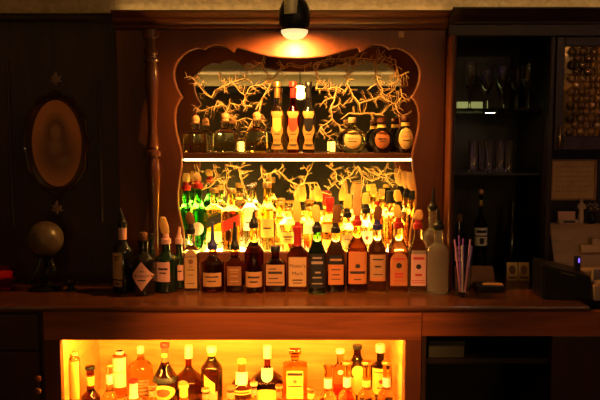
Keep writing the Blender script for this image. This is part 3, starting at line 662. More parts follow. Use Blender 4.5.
def front(px, yt, liq, gm, lm, label, w=19, cap=None, f0=.62, f1=.80):
    nb(px, N2, yt, w, 'longneck', liq, label, glassm=gm, fill=.4, close=('cap', cap, .010) if cap else ('none',), foil=(f0, f1, lm))
front(91, 366, 'g_brown', 'g_darkamber', 'yellow_label', 'dark-necked bottle with a yellow neck band, leftmost in the niche front row', 19, 'black_plastic')
front(110, 364, 'g_paleamber', 'g_straw', 'white_paper', 'clear bottle with a white neck band before the white-wrapped bottle', 15, 'gold')
front(134, 379, 'g_straw', 'g_clear', 'white_paper', 'white-necked bottle before the yellow round-shouldered bottle in the niche', 22, 'red_wax', .50, .93)
front(153, 384, 'g_gold', 'g_straw', 'cream', 'short bottle with a cream neck before the dark striped-neck bottle', 16, 'brown_label')
front(184, 384, 'g_gold', 'g_straw', 'yellow_label', 'short bottle with a wide yellow neck before the left bell-shaped bottle', 18, 'yellow_label', .6, .93)
front(206, 388, 'g_gold', 'g_straw', 'cream', 'short cream-necked bottle before the slanted-label bottle', 15, 'cream')
front(231, 386, 'g_straw', 'g_clear', 'cream', 'clear short bottle before the bulbous bottle, left of it', 17, 'gold')
front(254, 382, 'g_gold', 'g_straw', 'cream', 'small bottle with a square cream neck tag beside the bulbous bottle', 13, 'cork')
front(279, 385, 'g_amber', 'g_paleamber', 'orange_label', 'short orange-necked bottle before the white-emblem bottle', 13, 'orange_label')
front(311, 387, 'g_gold', 'g_straw', 'yellow_label', 'short yellow-necked bottle right of the square decanter', 15, 'gold')
front(328, 365, 'g_straw', 'g_paleamber', 'white_paper', 'clear bottle with a white neck band left of the dark red square bottle', 18, None, .56, .74)
front(347, 361, 'g_straw', 'g_gold', 'white_paper', 'clear bottle with a white neck band right of the dark red square bottle', 18, 'gold', .54, .71)
front(366.5, 361, 'g_straw', 'g_paleamber', 'yellow_label', 'clear orange-necked bottle between the medallion and tall-label bottles', 18, 'gold', .54, .66)
front(386.5, 361, 'g_straw', 'g_paleamber', 'white_paper', 'clear orange-necked bottle, rightmost in the niche front row', 18, 'gold', .54, .70)

# ------------------------------------------------------------------ left: panelled wall with carvings, portrait, globe, candle
LX0, LX1 = RX0+.02, sx0-.004
DL = 2.72
pn = thing('wall_panel', 'dark carved wood panel left of the column', 'panel', ((LX0+LX1)/2, DL, CT+.0005))
def pbox(name, a, m, par, bev=0): return cbox(name, *a, m, par, bev)
pbox('board', (LX0, LX1, DL, DL+.05, CT+.0005, zc1), 'dark_oak', pn)
for px, y0, y1 in ((11, 60, 226), (100.5, 82, 222)):
    x = X(px, DL, 150); bm = BM(); z0_, z1_ = Z(y1, DL), Z(y0, DL)
    L = pn.location
    rings(bm, [(.006, .008, z0_-L.z, 2), (.006, .008, z1_-L.z, 2)], 14, None, x-L.x, -.002); obj('bead_moulding', bm, 'dark_oak', pn, True, 40)
pbox('top_moulding', (LX0, LX1, DL-.05, DL-.001, Z(22, DL), zc1), 'dark_oak', pn, .008)
def fleuron(px, py, s):
    x, z = W(px, py, DL-.008); L = pn.location; bm = BM()
    for a, ln, r in ((90, 1.25, .30), (35, .95, .27), (145, .95, .27), (-15, .85, .22), (195, .85, .22), (-90, .8, .25)):
        a = math.radians(a)
        tube(bm, [(x-L.x, -.003, z-L.z), (x-L.x+.55*s*ln*math.cos(a), -.010, z-L.z+.55*s*ln*math.sin(a)), (x-L.x+s*ln*math.cos(a), -.004, z-L.z+s*ln*math.sin(a))], [s*.2, s*r, s*.08], 10)
    ball(bm, (x-L.x, -.010, z-L.z), s*.26)
    o = obj('carved_rosette', bm, 'carving', pn, True); return o
mat('carving', (.30, .17, .11), .3)
fleuron(56, 80, .026); fleuron(57, 209, .027)
# oval portrait
ox_, oz_ = W(55.5, 143.5, DL-.02)
pt = thing('oval_portrait', 'oval sepia portrait in a dark carved frame on the left panel', 'picture', (ox_, DL-.0006, oz_))
ra, rb = 33/F*DL, 51/F*DL
bm = BM(); n_ = 60; sec_ = [(1.0, 0), (1.0, -.010), (.95, -.022), (.90, -.018), (.86, -.024), (.79, -.014), (.755, -.010), (.75, -.002), (.75, 0)]
R_ = []
for i in range(n_):
    a = 2*PI*i/n_; wob = 1+.035*math.cos(12*a)
    ring = []
    for k, (s, y) in enumerate(sec_):
        w = wob if k in (0, 1, 2) else 1
        # keep the rim the same width all round
        e = (1-s)*ra
        ring.append(bm.verts.new(((ra-e)*w*math.cos(a), y, (rb-e)*w*math.sin(a))))
    R_.append(ring)
for i in range(n_):
    for k in range(len(sec_)):
        q = (k+1) % len(sec_)
        bm.faces.new((R_[i][k], R_[(i+1) % n_][k], R_[(i+1) % n_][q], R_[i][q]))
mat('frame_dark', (.05, .018, .009), .14, coat=.7)
obj('picture_frame', bm, 'frame_dark', pt, True, 60)
# picture with a soft generic sitter
m = mat('sepia_picture', (.5, .25, .1), .55); nt = m.node_tree; nd = nt.nodes; lk = nt.links; bs = nd['Principled BSDF']
tc = nd.new('ShaderNodeTexCoord'); cur = None
def blob(cx, cz_, rx, rz_, soft, prev, col):
    sx = nd.new('ShaderNodeSeparateXYZ'); lk.new(tc.outputs['Object'], sx.inputs[0])
    def mth(op, a, b):
        q = nd.new('ShaderNodeMath'); q.operation = op
        for i, v in enumerate((a, b)):
            if hasattr(v, 'links'): lk.new(v, q.inputs[i])
            else: q.inputs[i].default_value = v
        return q.outputs[0]
    dx = mth('DIVIDE', mth('SUBTRACT', sx.outputs[0], cx), rx); dz = mth('DIVIDE', mth('SUBTRACT', sx.outputs[2], cz_), rz_)
    d = mth('SQRT', mth('ADD', mth('MULTIPLY', dx, dx), mth('MULTIPLY', dz, dz)), 0)
    mr = nd.new('ShaderNodeMapRange'); mr.inputs['From Min'].default_value = 1-soft; mr.inputs['From Max'].default_value = 1+soft; mr.inputs['To Min'].default_value = 1; mr.inputs['To Max'].default_value = 0
    lk.new(d, mr.inputs['Value'])
    mx = nd.new('ShaderNodeMix'); mx.data_type = 'RGBA'; lk.new(mr.outputs[0], mx.inputs['Factor'])
    if prev is None: mx.inputs[6].default_value = (.64, .24, .08, 1)
    else: lk.new(prev, mx.inputs[6])
    mx.inputs[7].default_value = (*col, 1); return mx.outputs[2]
cur = blob(.0, -.035, .072, .085, .45, None, (.20, .085, .035))
cur = blob(.0, .045, .042, .062, .4, cur, (.16, .065, .03))
cur = blob(-.004, .045, .020, .030, .35, cur, (.42, .20, .09))
cur = blob(-.006, -.01, .024, .03, .5, cur, (.36, .17, .08))
cur = blob(.03, -.07, .03, .018, .5, cur, (.33, .15, .07))
lk.new(cur, bs.inputs['Base Color'])
bm = BM(); vs = [bm.verts.new(((ra*.76)*math.cos(2*PI*i/60), -.004, (rb-ra*.24)*math.sin(2*PI*i/60))) for i in range(60)]; f = bm.faces.new(vs)
r = bmesh.ops.extrude_face_region(bm, geom=[f]); 
for v in r['geom']:
    if isinstance(v, bmesh.types.BMVert): v.co.y = -.001
obj('picture', bm, 'sepia_picture', pt)
# globe on black curved stand
DG = 2.60
gx, gz = W(45, 239, DG); gr = 18/F*DG
gl = thing('table_globe', 'mottled grey globe on a glossy black curled stand', 'globe', (gx, DG, CB))
bm = BM(); ball(bm, (0, 0, gz-CB), gr, seg=36); obj('ball', bm, 'mottled_ball', gl, True)
def gp(px, py, dy=-.0): x, z = W(px, py, DG); return (x-gx, dy, max(z-CB, .006))
bm = BM(); lathe(bm, [(.062, 0), (.064, .006), (.05, .012), (.02, .018), (.015, .03)], 28)
tube(bm, [gp(30, 281, -.03), gp(36, 275, -.035), gp(41, 266, -.03), gp(43, 258, -.02), gp(45, 255, 0)], [.010, .010, .009, .008, .012], 12)
tube(bm, [gp(44, 279, -.02), gp(53, 275, -.035), gp(57, 269, -.035), gp(55, 262, -.03), gp(52, 258, -.02), gp(47, 255, 0)], [.012, .013, .012, .010, .008, .012], 12)
tube(bm, [gp(46, 279, .0), gp(46, 268, .02), gp(46, 256, .0)], [.014, .012, .02], 12)
lathe(bm, [(.018, gz-CB-gr-.008), (.040, gz-CB-gr+.004), (.044, gz-CB-gr+.010)], 24)
obj('stand', bm, 'black_glass', gl, True, 40)
# little black metal bowl-foot thing right of globe
bm = BM(); lathe(bm, [(.026, 0), (.027, .004), (.012, .010), (.010, .018), (.022, .026), (.026, .036), (.024, .037), (.018, .028), (.004, .022)], 24)
t = obj('salt_dish', bm, 'black_glass', None, True, 40); t.name = 'small_dish'; t.location = (X(71, 2.57, 290), 2.57, CB+.0004); tag(t, 'small glossy black footed dish right of the globe stand', 'dish')
# red candle
rcx = X(4, 2.60, 270)
rcn = thing('candle_holder', 'glowing red glass candle holder at the left end of the counter', 'candle', (rcx, 2.60, CB+.0004))
bm = BM(); lathe(bm, [(.030, 0), (.032, .004), (.014, .012), (.013, .022), (.036, .032), (.044, .05), (.044, .066), (.036, .084), (.033, .084), (.040, .064), (.038, .05), (.01, .036)], 28)
obj('glass_bowl', bm, 'g_red', rcn, True, 40)
bm = BM(); lathe(bm, [(.028, .0445), (.031, .064), (.006, .066)], 20); obj('glowing_wax', bm, 'red_glow', rcn, True, 40)

# ------------------------------------------------------------------ right: open hutch with shelves
HX0, HX1 = sx1+.002, X(553, 2.66, 150)
DH = 2.63
hu = thing('hutch', 'tall dark open hutch with glass shelves right of the mirror', 'cabinet', ((HX0+HX1)/2, DH, CT+.0005))
def hb(name, px0, px1, py0, py1, D0, D1, m, bev=0, par=hu, D=None):
    D = D or D0
    ym = (py0+py1)/2
    return cbox(name, X(px0, D, ym), X(px1, D, ym), D0, D1, Z(py1, D), Z(py0, D), m, par, bev)
zb = CT+.0005
def post(px0, px1, m):
    cbox('post', X(px0, DH, 150), X(px1, DH, 150), DH, DH+.05, zb, Z(36, DH), m, hu, .006)
px_ = X(445.4, DH, 150)
cbox('post', HX0, X(450.5, DH, 150), DH-.055, 2.99, zb, Z(36, DH), 'mahogany', hu, .005)
bm = BM()
for k, q in enumerate((451.7, 453.8)):
    rings(bm, [(.0042, .006, zb-hu.location.z, 2), (.0042, .006, Z(36, DH)-hu.location.z, 2)], 12, None, X(q, DH, 150)-hu.location.x, .004)
obj('reeding', bm, 'mahogany', hu, True, 40)
post(547.5, 553.2, 'dark_oak')
HXR = RX1-.02
cbox('header', HX0, HXR, DH, DH+.05, Z(36, DH), Z(24, DH), 'dark_oak', hu, .003)
moulding([(DH+.05, Z(24, DH)), (DH-.01, Z(24, DH)), (DH-.012, Z(22, DH)), (DH-.035, Z(17, DH)), (DH-.04, Z(15, DH)), (DH-.06, Z(10, DH)), (DH-.06, zc1), (DH+.05, zc1)], HX0, HXR, 'dark_oak', hu)
HB = 3.0
cbox('light_strip', HX0+.01, HXR-.02, 2.61, 2.625, zc1+.0003, zc1+.0045, 'plaster_wash', hu)  # same added strip, over the hutch
cbox('back_panel', HX0, HXR, HB, HB+.015, zb, Z(24, DH), 'black_wood', hu)
cbox('top_panel', HX0, HXR, DH+.051, HB-.001, Z(34, DH)+.0, Z(34, DH)+.015, 'black_wood', hu)
ix0, ix1 = X(455.5, DH, 150), X(547, DH, 150)
cbox('side_panel', ix1+.001, ix1+.016, DH+.051, HB-.001, zb, Z(36, DH)-.002, 'black_wood', hu)
HS1, HS2 = Z(108.5, 2.72), Z(172.8, 2.72)
def shelf_thing(z, label, m):
    bm = BM(); box(bm, X(451, 2.70)+.002, ix1-.002, 2.70, HB-.002, z-.010, z, .001)
    t = obj('hutch_shelf', bm, m); return tag(t, label, 'shelf', 'hutch shelves')
shelf_thing(HS1, 'upper glass shelf in the hutch carrying stemmed glasses', 'g_thin')
shelf_thing(HS2, 'lower dark shelf in the hutch carrying tumblers', 'black_wood')
def tumbler(px, D, base, yt, w, label):
    H = Z(yt, D)-base; r = w/F*D/2; bm = BM()
    lathe(bm, [(r*.86, 0), (r*.88, .003), (r, H), (r*.93, H), (r*.80, .014), (r*.1, .013)], 40)
    for v in bm.verts:
        k = 1+.09*math.cos(9*math.atan2(v.co.y, v.co.x)); v.co.x *= k; v.co.y *= k
    t = obj('tumbler', bm, 'g_cut', None, True, 50); t.location = (X(px, D, yt+15), D, base+.0005); tag(t, label, 'glass', 'tumblers on the hutch shelf')
for px, D, w, lb in ((473.5, 2.76, 9.5, 'leftmost tall tumbler in the hutch'), (482, 2.83, 8.5, 'second tumbler from the left in the hutch, set back'), (489.5, 2.745, 9, 'third tumbler from the left in the hutch'),
                     (500, 2.79, 9.5, 'fourth tumbler from the left in the hutch'), (509, 2.745, 9, 'rightmost tumbler in the hutch')):
    tumbler(px, D, HS2, 140.5, w, lb)
def goblet(px, D, base, yt, w, label):
    H = Z(yt, D)-base; r = w/F*D/2; bm = BM()
    lathe(bm, [(r*.85, 0), (r*.85, .002), (.006, .006), (.004, H*.40), (.012, H*.46), (r*.8, H*.60), (r, H*.75), (r*.86, H), (r*.82, H), (r*.94, H*.75), (r*.74, H*.61), (.004, H*.49)], 24)
    t = obj('wine_glass', bm, 'g_thin', None, True, 40); t.location = (X(px, D, yt+15), D, base+.0005); tag(t, label, 'glass', 'stemmed glasses on the upper hutch shelf')
for px, D, yt, lb in ((470, 2.80, 62, 'large stemmed glass at the left of the upper hutch shelf'), (487, 2.86, 70, 'second stemmed glass from the left on the upper hutch shelf'), (503, 2.80, 66, 'middle stemmed glass on the upper hutch shelf'),
                      (517, 2.86, 70, 'fourth stemmed glass from the left on the upper hutch shelf'), (528, 2.78, 64, 'rightmost stemmed glass on the upper hutch shelf')):
    goblet(px, D, HS1, yt, 14, lb)
# dim greenish reflection, built as glowing strips
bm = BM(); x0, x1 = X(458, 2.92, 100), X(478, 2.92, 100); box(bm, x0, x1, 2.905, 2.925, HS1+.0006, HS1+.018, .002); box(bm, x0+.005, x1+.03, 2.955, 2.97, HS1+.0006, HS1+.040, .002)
t = obj('green_reflection', bm, 'reflection_glow'); tag(t, 'dim greenish reflection built as a glowing strip at the left back of the upper hutch shelf', 'light')
for lz_, px, lb in ((HS1-.0105, 490, 'small light added under the upper glass shelf of the hutch'),):
    t = thing('glint_light', lb, 'light', (X(px, 2.72, 110), 2.715, lz_))  # made-up source that gives the tumblers their glints
    bm = BM(); lathe(bm, [(.024, 0), (.024, -.007), (.020, -.007), (.020, -.002)], 24); obj('housing', bm, 'black_metal', t, True, 40)
    bm = BM(); lathe(bm, [(.0195, -.0035), (.0195, -.0065)], 24); obj('lens', bm, 'glint_lens', t)
# bottles inside the hutch
G = 'bottles standing in the hutch'
bottle(458.5, 2.74, CB, 219, 11, 'std', 'black_glass', 'dark bottle with a rusty label at the left of the hutch', G, 'black_glass', .6, close=('cap', 'brown_label', .03), labels=[dict(z0=.34, z1=.58, w=.85, m='gold_paper', b=[(.7, .1, .6, 0)], e=[('round', .4, .4, .4, 'brown_label')])])
bottle(480.5, 2.80, CB, 194, 13.5, 'squat', 'black_glass', 'tall slim-necked bottle with gold ball stopper and cream label', G, 'g_brown', .5, rnpx=3.4, h=None, close=('ball', 'amber_ball', .011), foil=(.86, .93, 'gold'),
       labels=[dict(z0=.40, z1=.505, w=.95, m='white_paper', e=[('shield', .5, .7, .35, 'ink')]), dict(z0=.52, z1=.61, w=.95, m='white_paper', b=[(.5, .35, .8, 0)])])
bottle(512, 2.87, CB, 206, 13, 'std', 'black_glass', 'plain glossy black bottle right of the gold-stoppered bottle', G, 'black_glass', .6, rnpx=5, close=('cap', 'black_plastic', .03))
# straw glass
DS_ = 2.475
sx, sz = W(462.5, 295, DS_)
sg = bm = BM(); r = 8.2/F*DS_; H = Z(266, DS_)-CB
lathe(bm, [(r*.80, 0), (r*.82, .003), (r*1.12, H), (r*1.04, H), (r*.74, .016), (r*.1, .014)], 28)
t = obj('tumbler', bm, 'g_thin', None, True, 40); t.location = (sx, DS_, CB+.0005); tag(t, 'clear tumbler full of straws beside the frosted bottle', 'glass')
rnd = random.Random(4)
straws = [(455, 240, 'pink_lit_straw'), (459.5, 236, 'violet_lit_straw'), (461, 245, 'white_straw'), (463.5, 239, 'violet_lit_straw'), (466, 246, 'blue_plastic'), (469, 239, 'pink_lit_straw'), (471.5, 246, 'white_straw'), (473, 247, 'violet_lit_straw')]
lbs = ['leftmost pink-lit straw in the tumbler', 'tallest violet-lit straw left of centre in the tumbler', 'whitish straw left of centre in the tumbler', 'violet-lit straw at the centre of the tumbler', 'dark blue straw right of centre in the tumbler', 'tall pink-lit straw leaning right in the tumbler', 'whitish straw leaning right in the tumbler', 'rightmost violet-lit straw in the tumbler']
for k, ((px, py, m_), lb) in enumerate(zip(straws, lbs)):
    tx, tz = W(px, py, DS_); bm = BM()
    bx = (tx-sx)*.30; by = .010*math.sin(k*2.1); ty = .018*math.sin(k*2.1+.4)
    a = Vector((bx, by, .0175)); b = Vector((tx-sx, ty, tz-CB))
    tube(bm, [a, a.lerp(b, .5), b], .0031, 10)
    t = obj('drinking_straw', bm, m_, None, True, 40); t.location = (sx, DS_, CB+.0005); tag(t, lb, 'straw', 'straws in the tumbler')
# dark folding holder with tan card, two little cards
hx, hz = W(490, 281, 2.56)
ch = thing('card_holder', 'black hinged box with a tan card strip on the hutch counter', 'box', (hx, 2.59, CB+.0004), math.radians(-4))
bm = BM(); box(bm, -.048, .052, -.04, .04, 0, .022, .003); obj('tray', bm, 'black_plastic', ch)
bm = BM(); box(bm, -.056, .040, .0, .006, 0, .075, .002)
for v in bm.verts: v.co = Vector((v.co.x-v.co.z*.12, .045+v.co.y+v.co.z*.25, v.co.z+.004))
obj('lid', bm, 'brown_label', ch)
bm = BM(); box(bm, -.022, .050, -.038, -.004, .0222, .027, .001); obj('card', bm, 'tan_label', ch)
for px, lb in ((512.6, 'left orange card of the pair standing on the hutch counter'), (524.3, 'right orange card of the pair standing on the hutch counter')):
    x, z = W(px, 279, 2.76); t = thing('table_card', lb, 'card', (x, 2.76, CB+.0004), 0, 'little orange cards')
    bm = BM(); w = 5.5/F*2.76; h = Z(263, 2.76)-CB
    A = [(-w, 0), (w, 0), (w, h), (-w, h)]
    vv = [bm.verts.new((x_, 0+z_*.18, z_)) for x_, z_ in A] + [bm.verts.new((x_, .0012+z_*.18, z_)) for x_, z_ in A]
    for q in ((0, 1, 2, 3), (7, 6, 5, 4), (0, 4, 5, 1), (1, 5, 6, 2), (2, 6, 7, 3), (3, 7, 4, 0)): bm.faces.new([vv[i] for i in q])
    # fold-back leg that keeps the card upright
    c = obj('card', bm, 'gold_paper', t)
    bm = BM(); A = [(-w*.8, h*.9), (w*.8, h*.9), (w*.8, .0), (-w*.8, .0)]
    vv = [bm.verts.new((x_, .0025+h*.18+(h-z_)*.3, z_)) for x_, z_ in A] + [bm.verts.new((x_, .0037+h*.18+(h-z_)*.3, z_)) for x_, z_ in A]
    for q in ((0, 1, 2, 3), (7, 6, 5, 4), (0, 4, 5, 1), (1, 5, 6, 2), (2, 6, 7, 3), (3, 7, 4, 0)): bm.faces.new([vv[i] for i in q])
    obj('back_leg', bm, 'orange_label', t)
    bm = BM()
    fr = lambda xx, z_: z_*.18
    for (a0, a1, ww, s_) in ((.35, .85, .62, 'round'),):
        q = patch(fr, h*a0, h*a1, w*ww, s_, .0004, .0004); tmp = bpy.data.meshes.new('q'); q.to_mesh(tmp); q.free(); bm.from_mesh(tmp)
    obj('printed_figure', bm, 'brown_label', c)
    bm = BM(); q = patch(fr, h*.10, h*.22, w*.8, 'rect', .0004, .0004); q.to_mesh(tmp); q.free(); bm.from_mesh(tmp); bpy.data.meshes.remove(tmp); obj('printed_line', bm, 'brown_label', c)

# ------------------------------------------------------------------ far right: bubble glass door, framed notice, till
bx0_, bx1_ = X(553.9, DH, 150), X(640, DH, 90)
bd = thing('glass_door', 'wooden cabinet door with bubbled glass at the top right', 'door', (bx0_, DH, 0))
gz0, gz1 = Z(136, DH), Z(46, DH); gx0, gx1 = X(564, DH, 90), X(628, DH, 90)
b0 = Z(150, DH)
cbox('stile', bx0_, gx0, DH, DH+.03, b0, Z(36.2, DH)-.002, 'dark_oak', bd, .003)
cbox('stile', gx1, bx1_, DH, DH+.03, b0, Z(36.2, DH)-.002, 'dark_oak', bd, .003)
cbox('rail', gx0, gx1, DH, DH+.03, gz1, Z(36.2, DH)-.002, 'dark_oak', bd, .003)
cbox('rail', gx0, gx1, DH, DH+.03, b0, gz0, 'dark_oak', bd, .003)
bm = BM(); L = bd.location
box(bm, gx0-L.x, gx1-L.x, .012, .018, gz0, gz1)
pitch = 10.8/F*DH; row = 6.6/F*DH; r_ = 0
z = gz0+row*.6
while z < gz1-row*.4:
    x = gx0+pitch*(.5 if r_ % 2 else 1.0)-.01
    while x < gx1-pitch*.3:
        if x > gx0+pitch*.35:
            q = bmesh.ops.create_uvsphere(bm, u_segments=14, v_segments=10, radius=1)
            for v in q['verts']: v.co = Vector((x-L.x+v.co.x*pitch*.42, .0115+v.co.y*.012, z+v.co.z*row*.72))
        x += pitch
    z += row*1.0; r_ += 1
speckle(mat('bubble_glass', (.10, .06, .035), .10, .7, coat=.5), (.10, .06, .030), (.55, .32, .14), (9, 9, 9), 2)
obj('bubbled_pane', bm, 'bubble_glass', bd, True, 60)
cbox('door_back', gx0, gx1, DH+.031, DH+.04, gz0, gz1, 'black_wood', bd)
sx_ = X(559, DH, 128); bm = BM(); tube(bm, [(sx_-L.x, -.010, Z(126, DH)), (sx_-L.x, -.012, Z(140, DH)), (sx_-L.x, -.010, Z(147, DH))], [.003, .0045, .006], 10); obj('handle', bm, 'brass', bd, True)
# framed notice on a panel behind
DN = 2.80
cbox('niche_panel', X(553, DN, 170), HXR, DN+.02, DN+.035, zb, b0, 'black_wood', hu)
fx0, fx1, fz0, fz1 = X(551.5, DN, 180), X(597.5, DN, 180), Z(200.5, DN), Z(159.5, DN)
fn = thing('framed_notice', 'brown framed sheet of faint handwriting above the till', 'picture', ((fx0+fx1)/2, DN+.0195, fz0))
hw_ = (fx1-fx0)/2; hh_ = fz1-fz0; bm = BM(); e = .008
box(bm, -hw_, hw_, -.012, 0, 0, e, .001); box(bm, -hw_, hw_, -.012, 0, hh_-e, hh_, .001); box(bm, -hw_, -hw_+e, -.012, 0, e, hh_-e, .001); box(bm, hw_-e, hw_, -.012, 0, e, hh_-e, .001)
obj('picture_frame', bm, 'tan_label', fn)
bm = BM(); box(bm, -hw_+e, hw_-e, -.006, -.001, e, hh_-e); obj('sheet', bm, 'parchment', fn)
bm = BM(); rnd = random.Random(8)
for k in range(6):
    zz_ = hh_*(.82-.12*k); x = -hw_*.78
    while x < hw_*.7:
        w = rnd.uniform(.008, .022); tube(bm, [(x, -.0065, zz_), (x+w*.3, -.0065, zz_+.003), (x+w*.6, -.0065, zz_-.002), (x+w, -.0065, zz_+.001)], .0009, 5); x += w+.006
obj('handwriting', bm, 'brown_label', fn)
# till
DR = 2.60
tx0, tx1 = X(557, DR, 250), X(612, DR, 250); tb = CB+.0004
tl = thing('cash_register', 'brown cash register with a pale tray on the right end of the counter', 'cash register', ((tx0+tx1)/2, DR, tb))
hw_ = (tx1-tx0)/2; ht = Z(227, DR)-tb
bm = BM(); pr_ = [(-.02, 0), (-.02, .075), (.02, .085), (.075, ht*.92), (.095, ht), (.16, ht), (.17, 0)]
A = [bm.verts.new((-hw_, y, z_)) for y, z_ in pr_]; B = [bm.verts.new((hw_, y, z_)) for y, z_ in pr_]; n_ = len(pr_)
for i in range(n_): bm.faces.new((A[i], A[(i+1) % n_], B[(i+1) % n_], B[i]))
bm.faces.new(A); bm.faces.new(list(reversed(B)))
bmesh.ops.bevel(bm, geom=list(bm.edges), offset=.004, segments=2, affect='EDGES'); obj('housing', bm, 'tan_metal', tl)
bm = BM(); box(bm, -.005, hw_, .010, .055, ht*.58, ht*.70, .003); box(bm, hw_*.35, hw_*.98, .02, .06, ht*.70, ht*.80, .003); obj('paper_tray', bm, 'ivory', tl)
bm = BM(); box(bm, .018, hw_+.03, -.042, -.022, .03, .085, .004); d_ = obj('display', bm, 'grey_metal', tl)
bm = BM(); box(bm, .055, .10, -.0436, -.0425, .045, .07)
obj('display_window', bm, 'black_label', d_)
for i in range(4):
    for j in range(3): bm = box(BM(), -hw_+.012+i*.018, -hw_+.025+i*.018, .022+j*.017, .034+j*.017, .085+(.022+j*.017-.02)/.055*(ht*.92-.085), .094+(.022+j*.017-.02)/.055*(ht*.92-.085), .001); obj('key', bm, 'key_grey', tl)
# white card and figurine on top of the till
zt_ = tb+ht+.0006
cx_ = X(566.7, 2.715, 220); cw = 8.6/F*2.715; chh = Z(211.5, 2.715)-zt_
t = thing('display_card', 'pale blank card in a small stand on the cash register', 'card', (cx_, 2.715, zt_))
bm = BM(); box(bm, -cw*1.12, cw*1.25, -.016, .018, 0, .016, .002); bmx = obj('card_stand', bm, 'ivory', t)
bm = BM(); box(bm, -cw*.55, cw*.8, -.0172, -.0165, .004, .012); obj('printed_line', bm, 'ink', bmx)
bm = BM(); box(bm, -cw, cw, -.001, .002, .016, chh)
for v in bm.verts: v.co.y += v.co.z*.08
obj('card', bm, 'pale_pink', t)
fx_ = X(581, 2.715, 215); H = Z(198, 2.715)-zt_; k = H/.10
t = thing('figurine', 'small ivory robed figurine standing beside the card on the till', 'figurine', (fx_, 2.715, zt_))
bm = BM(); rings(bm, [(.0125*k, .0115*k, 0, 2), (.0125*k, .0115*k, .004*k, 2), (.0105*k, .009*k, .006*k, 2), (.0115*k, .009*k, .02*k, 2.2), (.009*k, .008*k, .045*k, 2), (.0105*k, .0085*k, .062*k, 2), (.013*k, .0085*k, .074*k, 2.2), (.009*k, .007*k, .081*k, 2), (.0045*k, .0045*k, .084*k, 2)], 20)
for s in (-1, 1): tube(bm, [(s*.012*k, 0, .074*k), (s*.0135*k, -.006*k, .060*k), (s*.003*k, -.012*k, .060*k)], [.0045*k, .0045*k, .003*k], 8)
obj('robe', bm, 'ivory', t, True, 60)
bm = BM(); ball(bm, (0, 0, .090*k), .0062*k, .0066*k, .0085*k); ball(bm, (0, -.0064*k, .0895*k), .0012*k); obj('head', bm, 'ivory', t, True)
bm = BM(); ball(bm, (0, .002*k, .093*k), .0072*k, .0068*k, .0075*k); obj('veil', bm, 'tan_label', t, True)
# dim ornament right of the figurine: a small dark vase of dried flowers
vx = X(592, 2.715, 220); t = thing('flower_vase', 'small dim vase of dried flowers right of the figurine', 'vase', (vx, 2.715, zt_))
bm = BM(); lathe(bm, [(.012, 0), (.018, .012), (.016, .03), (.009, .04), (.011, .045)], 20); obj('vase', bm, 'black_glass', t, True, 40)
bm = BM(); rnd = random.Random(2); stems = BM()
for i in range(9):
    a = rnd.uniform(0, 2*PI); rr = rnd.uniform(.004, .020); h_ = rnd.uniform(.055, .085)
    tube(stems, [(0, 0, .04), (rr*.5*math.cos(a), rr*.5*math.sin(a), h_*.8), (rr*math.cos(a), rr*math.sin(a), h_)], .0008, 5); ball(bm, (rr*math.cos(a), rr*math.sin(a), h_), .0055, seg=10)
obj('blossoms', bm, 'grey_metal', t, True); obj('stems', stems, 'brown_label', t, True)
# black sloping box in front of the till
bx0_, bx1_ = X(541, 2.44, 285), X(589, 2.44, 285)
bk = thing('receipt_printer', 'black sloping machine with a tiny violet light before the till', 'printer', ((bx0_+bx1_)/2, 2.42, tb))
hw_ = (bx1_-bx0_)/2; h1, h2 = Z(264, 2.44)-tb, Z(276, 2.44)-tb
bm = BM(); A = [(-hw_, .0, h1), (hw_*.62, .0, h2)]
vs = [bm.verts.new(p) for p in ((-hw_, 0, 0), (hw_, 0, 0), (hw_, .12, 0), (-hw_, .12, 0), (-hw_, 0, h1), (hw_, 0, h2), (hw_, .12, h2+.012), (-hw_, .12, h1+.012))]
for q in ((0, 3, 2, 1), (4, 5, 6, 7), (0, 1, 5, 4), (1, 2, 6, 5), (2, 3, 7, 6), (3, 0, 4, 7)): bm.faces.new([vs[i] for i in q])
bmesh.ops.bevel(bm, geom=list(bm.edges), offset=.005, segments=3, affect='EDGES'); obj('housing', bm, 'black_plastic', bk)
bm = BM(); box(bm, -hw_*.30, hw_*.30, -.002, .003, 0, .004)
for v in bm.verts: v.co.z += h2+(h1-h2)*(1-(v.co.x+hw_)/(2*hw_))-.012
obj('metal_edge', bm, 'chrome', bk)
lx, lz = W(583.5, 262, 2.43); bm = BM(); box(bm, lx-bk.location.x-.003, lx-bk.location.x+.003, .05, .056, lz-tb-.013, lz-tb+.009, .001); box(bm, lx-bk.location.x-.010, lx-bk.location.x+.010, .056, .075, h2-.02, lz-tb+.012, .003)
o = obj('indicator_post', bm, 'black_plastic', bk)
bm = BM(); box(bm, lx-bk.location.x-.0025, lx-bk.location.x+.0025, .0475, .0499, lz-tb-.009, lz-tb+.007); obj('indicator_light', bm, 'violet_led', o)
# pale box at the very right in front of the counter's end
DP = 2.40
pbx0, pbx1 = X(594.5, DP, 290), X(640, DP, 290); pz0, pz1 = Z(310, DP), Z(286, DP)
t = thing('side_table', 'grey speckled cabinet top at the lower right edge beyond the counter', 'cabinet', ((pbx0+pbx1)/2, DP, CB+.0004))
bm = BM(); hw_ = (pbx1-pbx0)/2; box(bm, -hw_, hw_, 0, .09, 0, max(.03, pz1-CB), .003); obj('body', bm, 'grey_metal', t)
bm = BM(); box(bm, -hw_+.004, hw_-.004, .004, .086, max(.03, pz1-CB), max(.03, pz1-CB)+.006, .001); obj('lid', bm, 'tan_metal', t)
t.name = 'storage_box'; tag(t, 'grey box at the right edge of the counter beside the black machine', 'box')

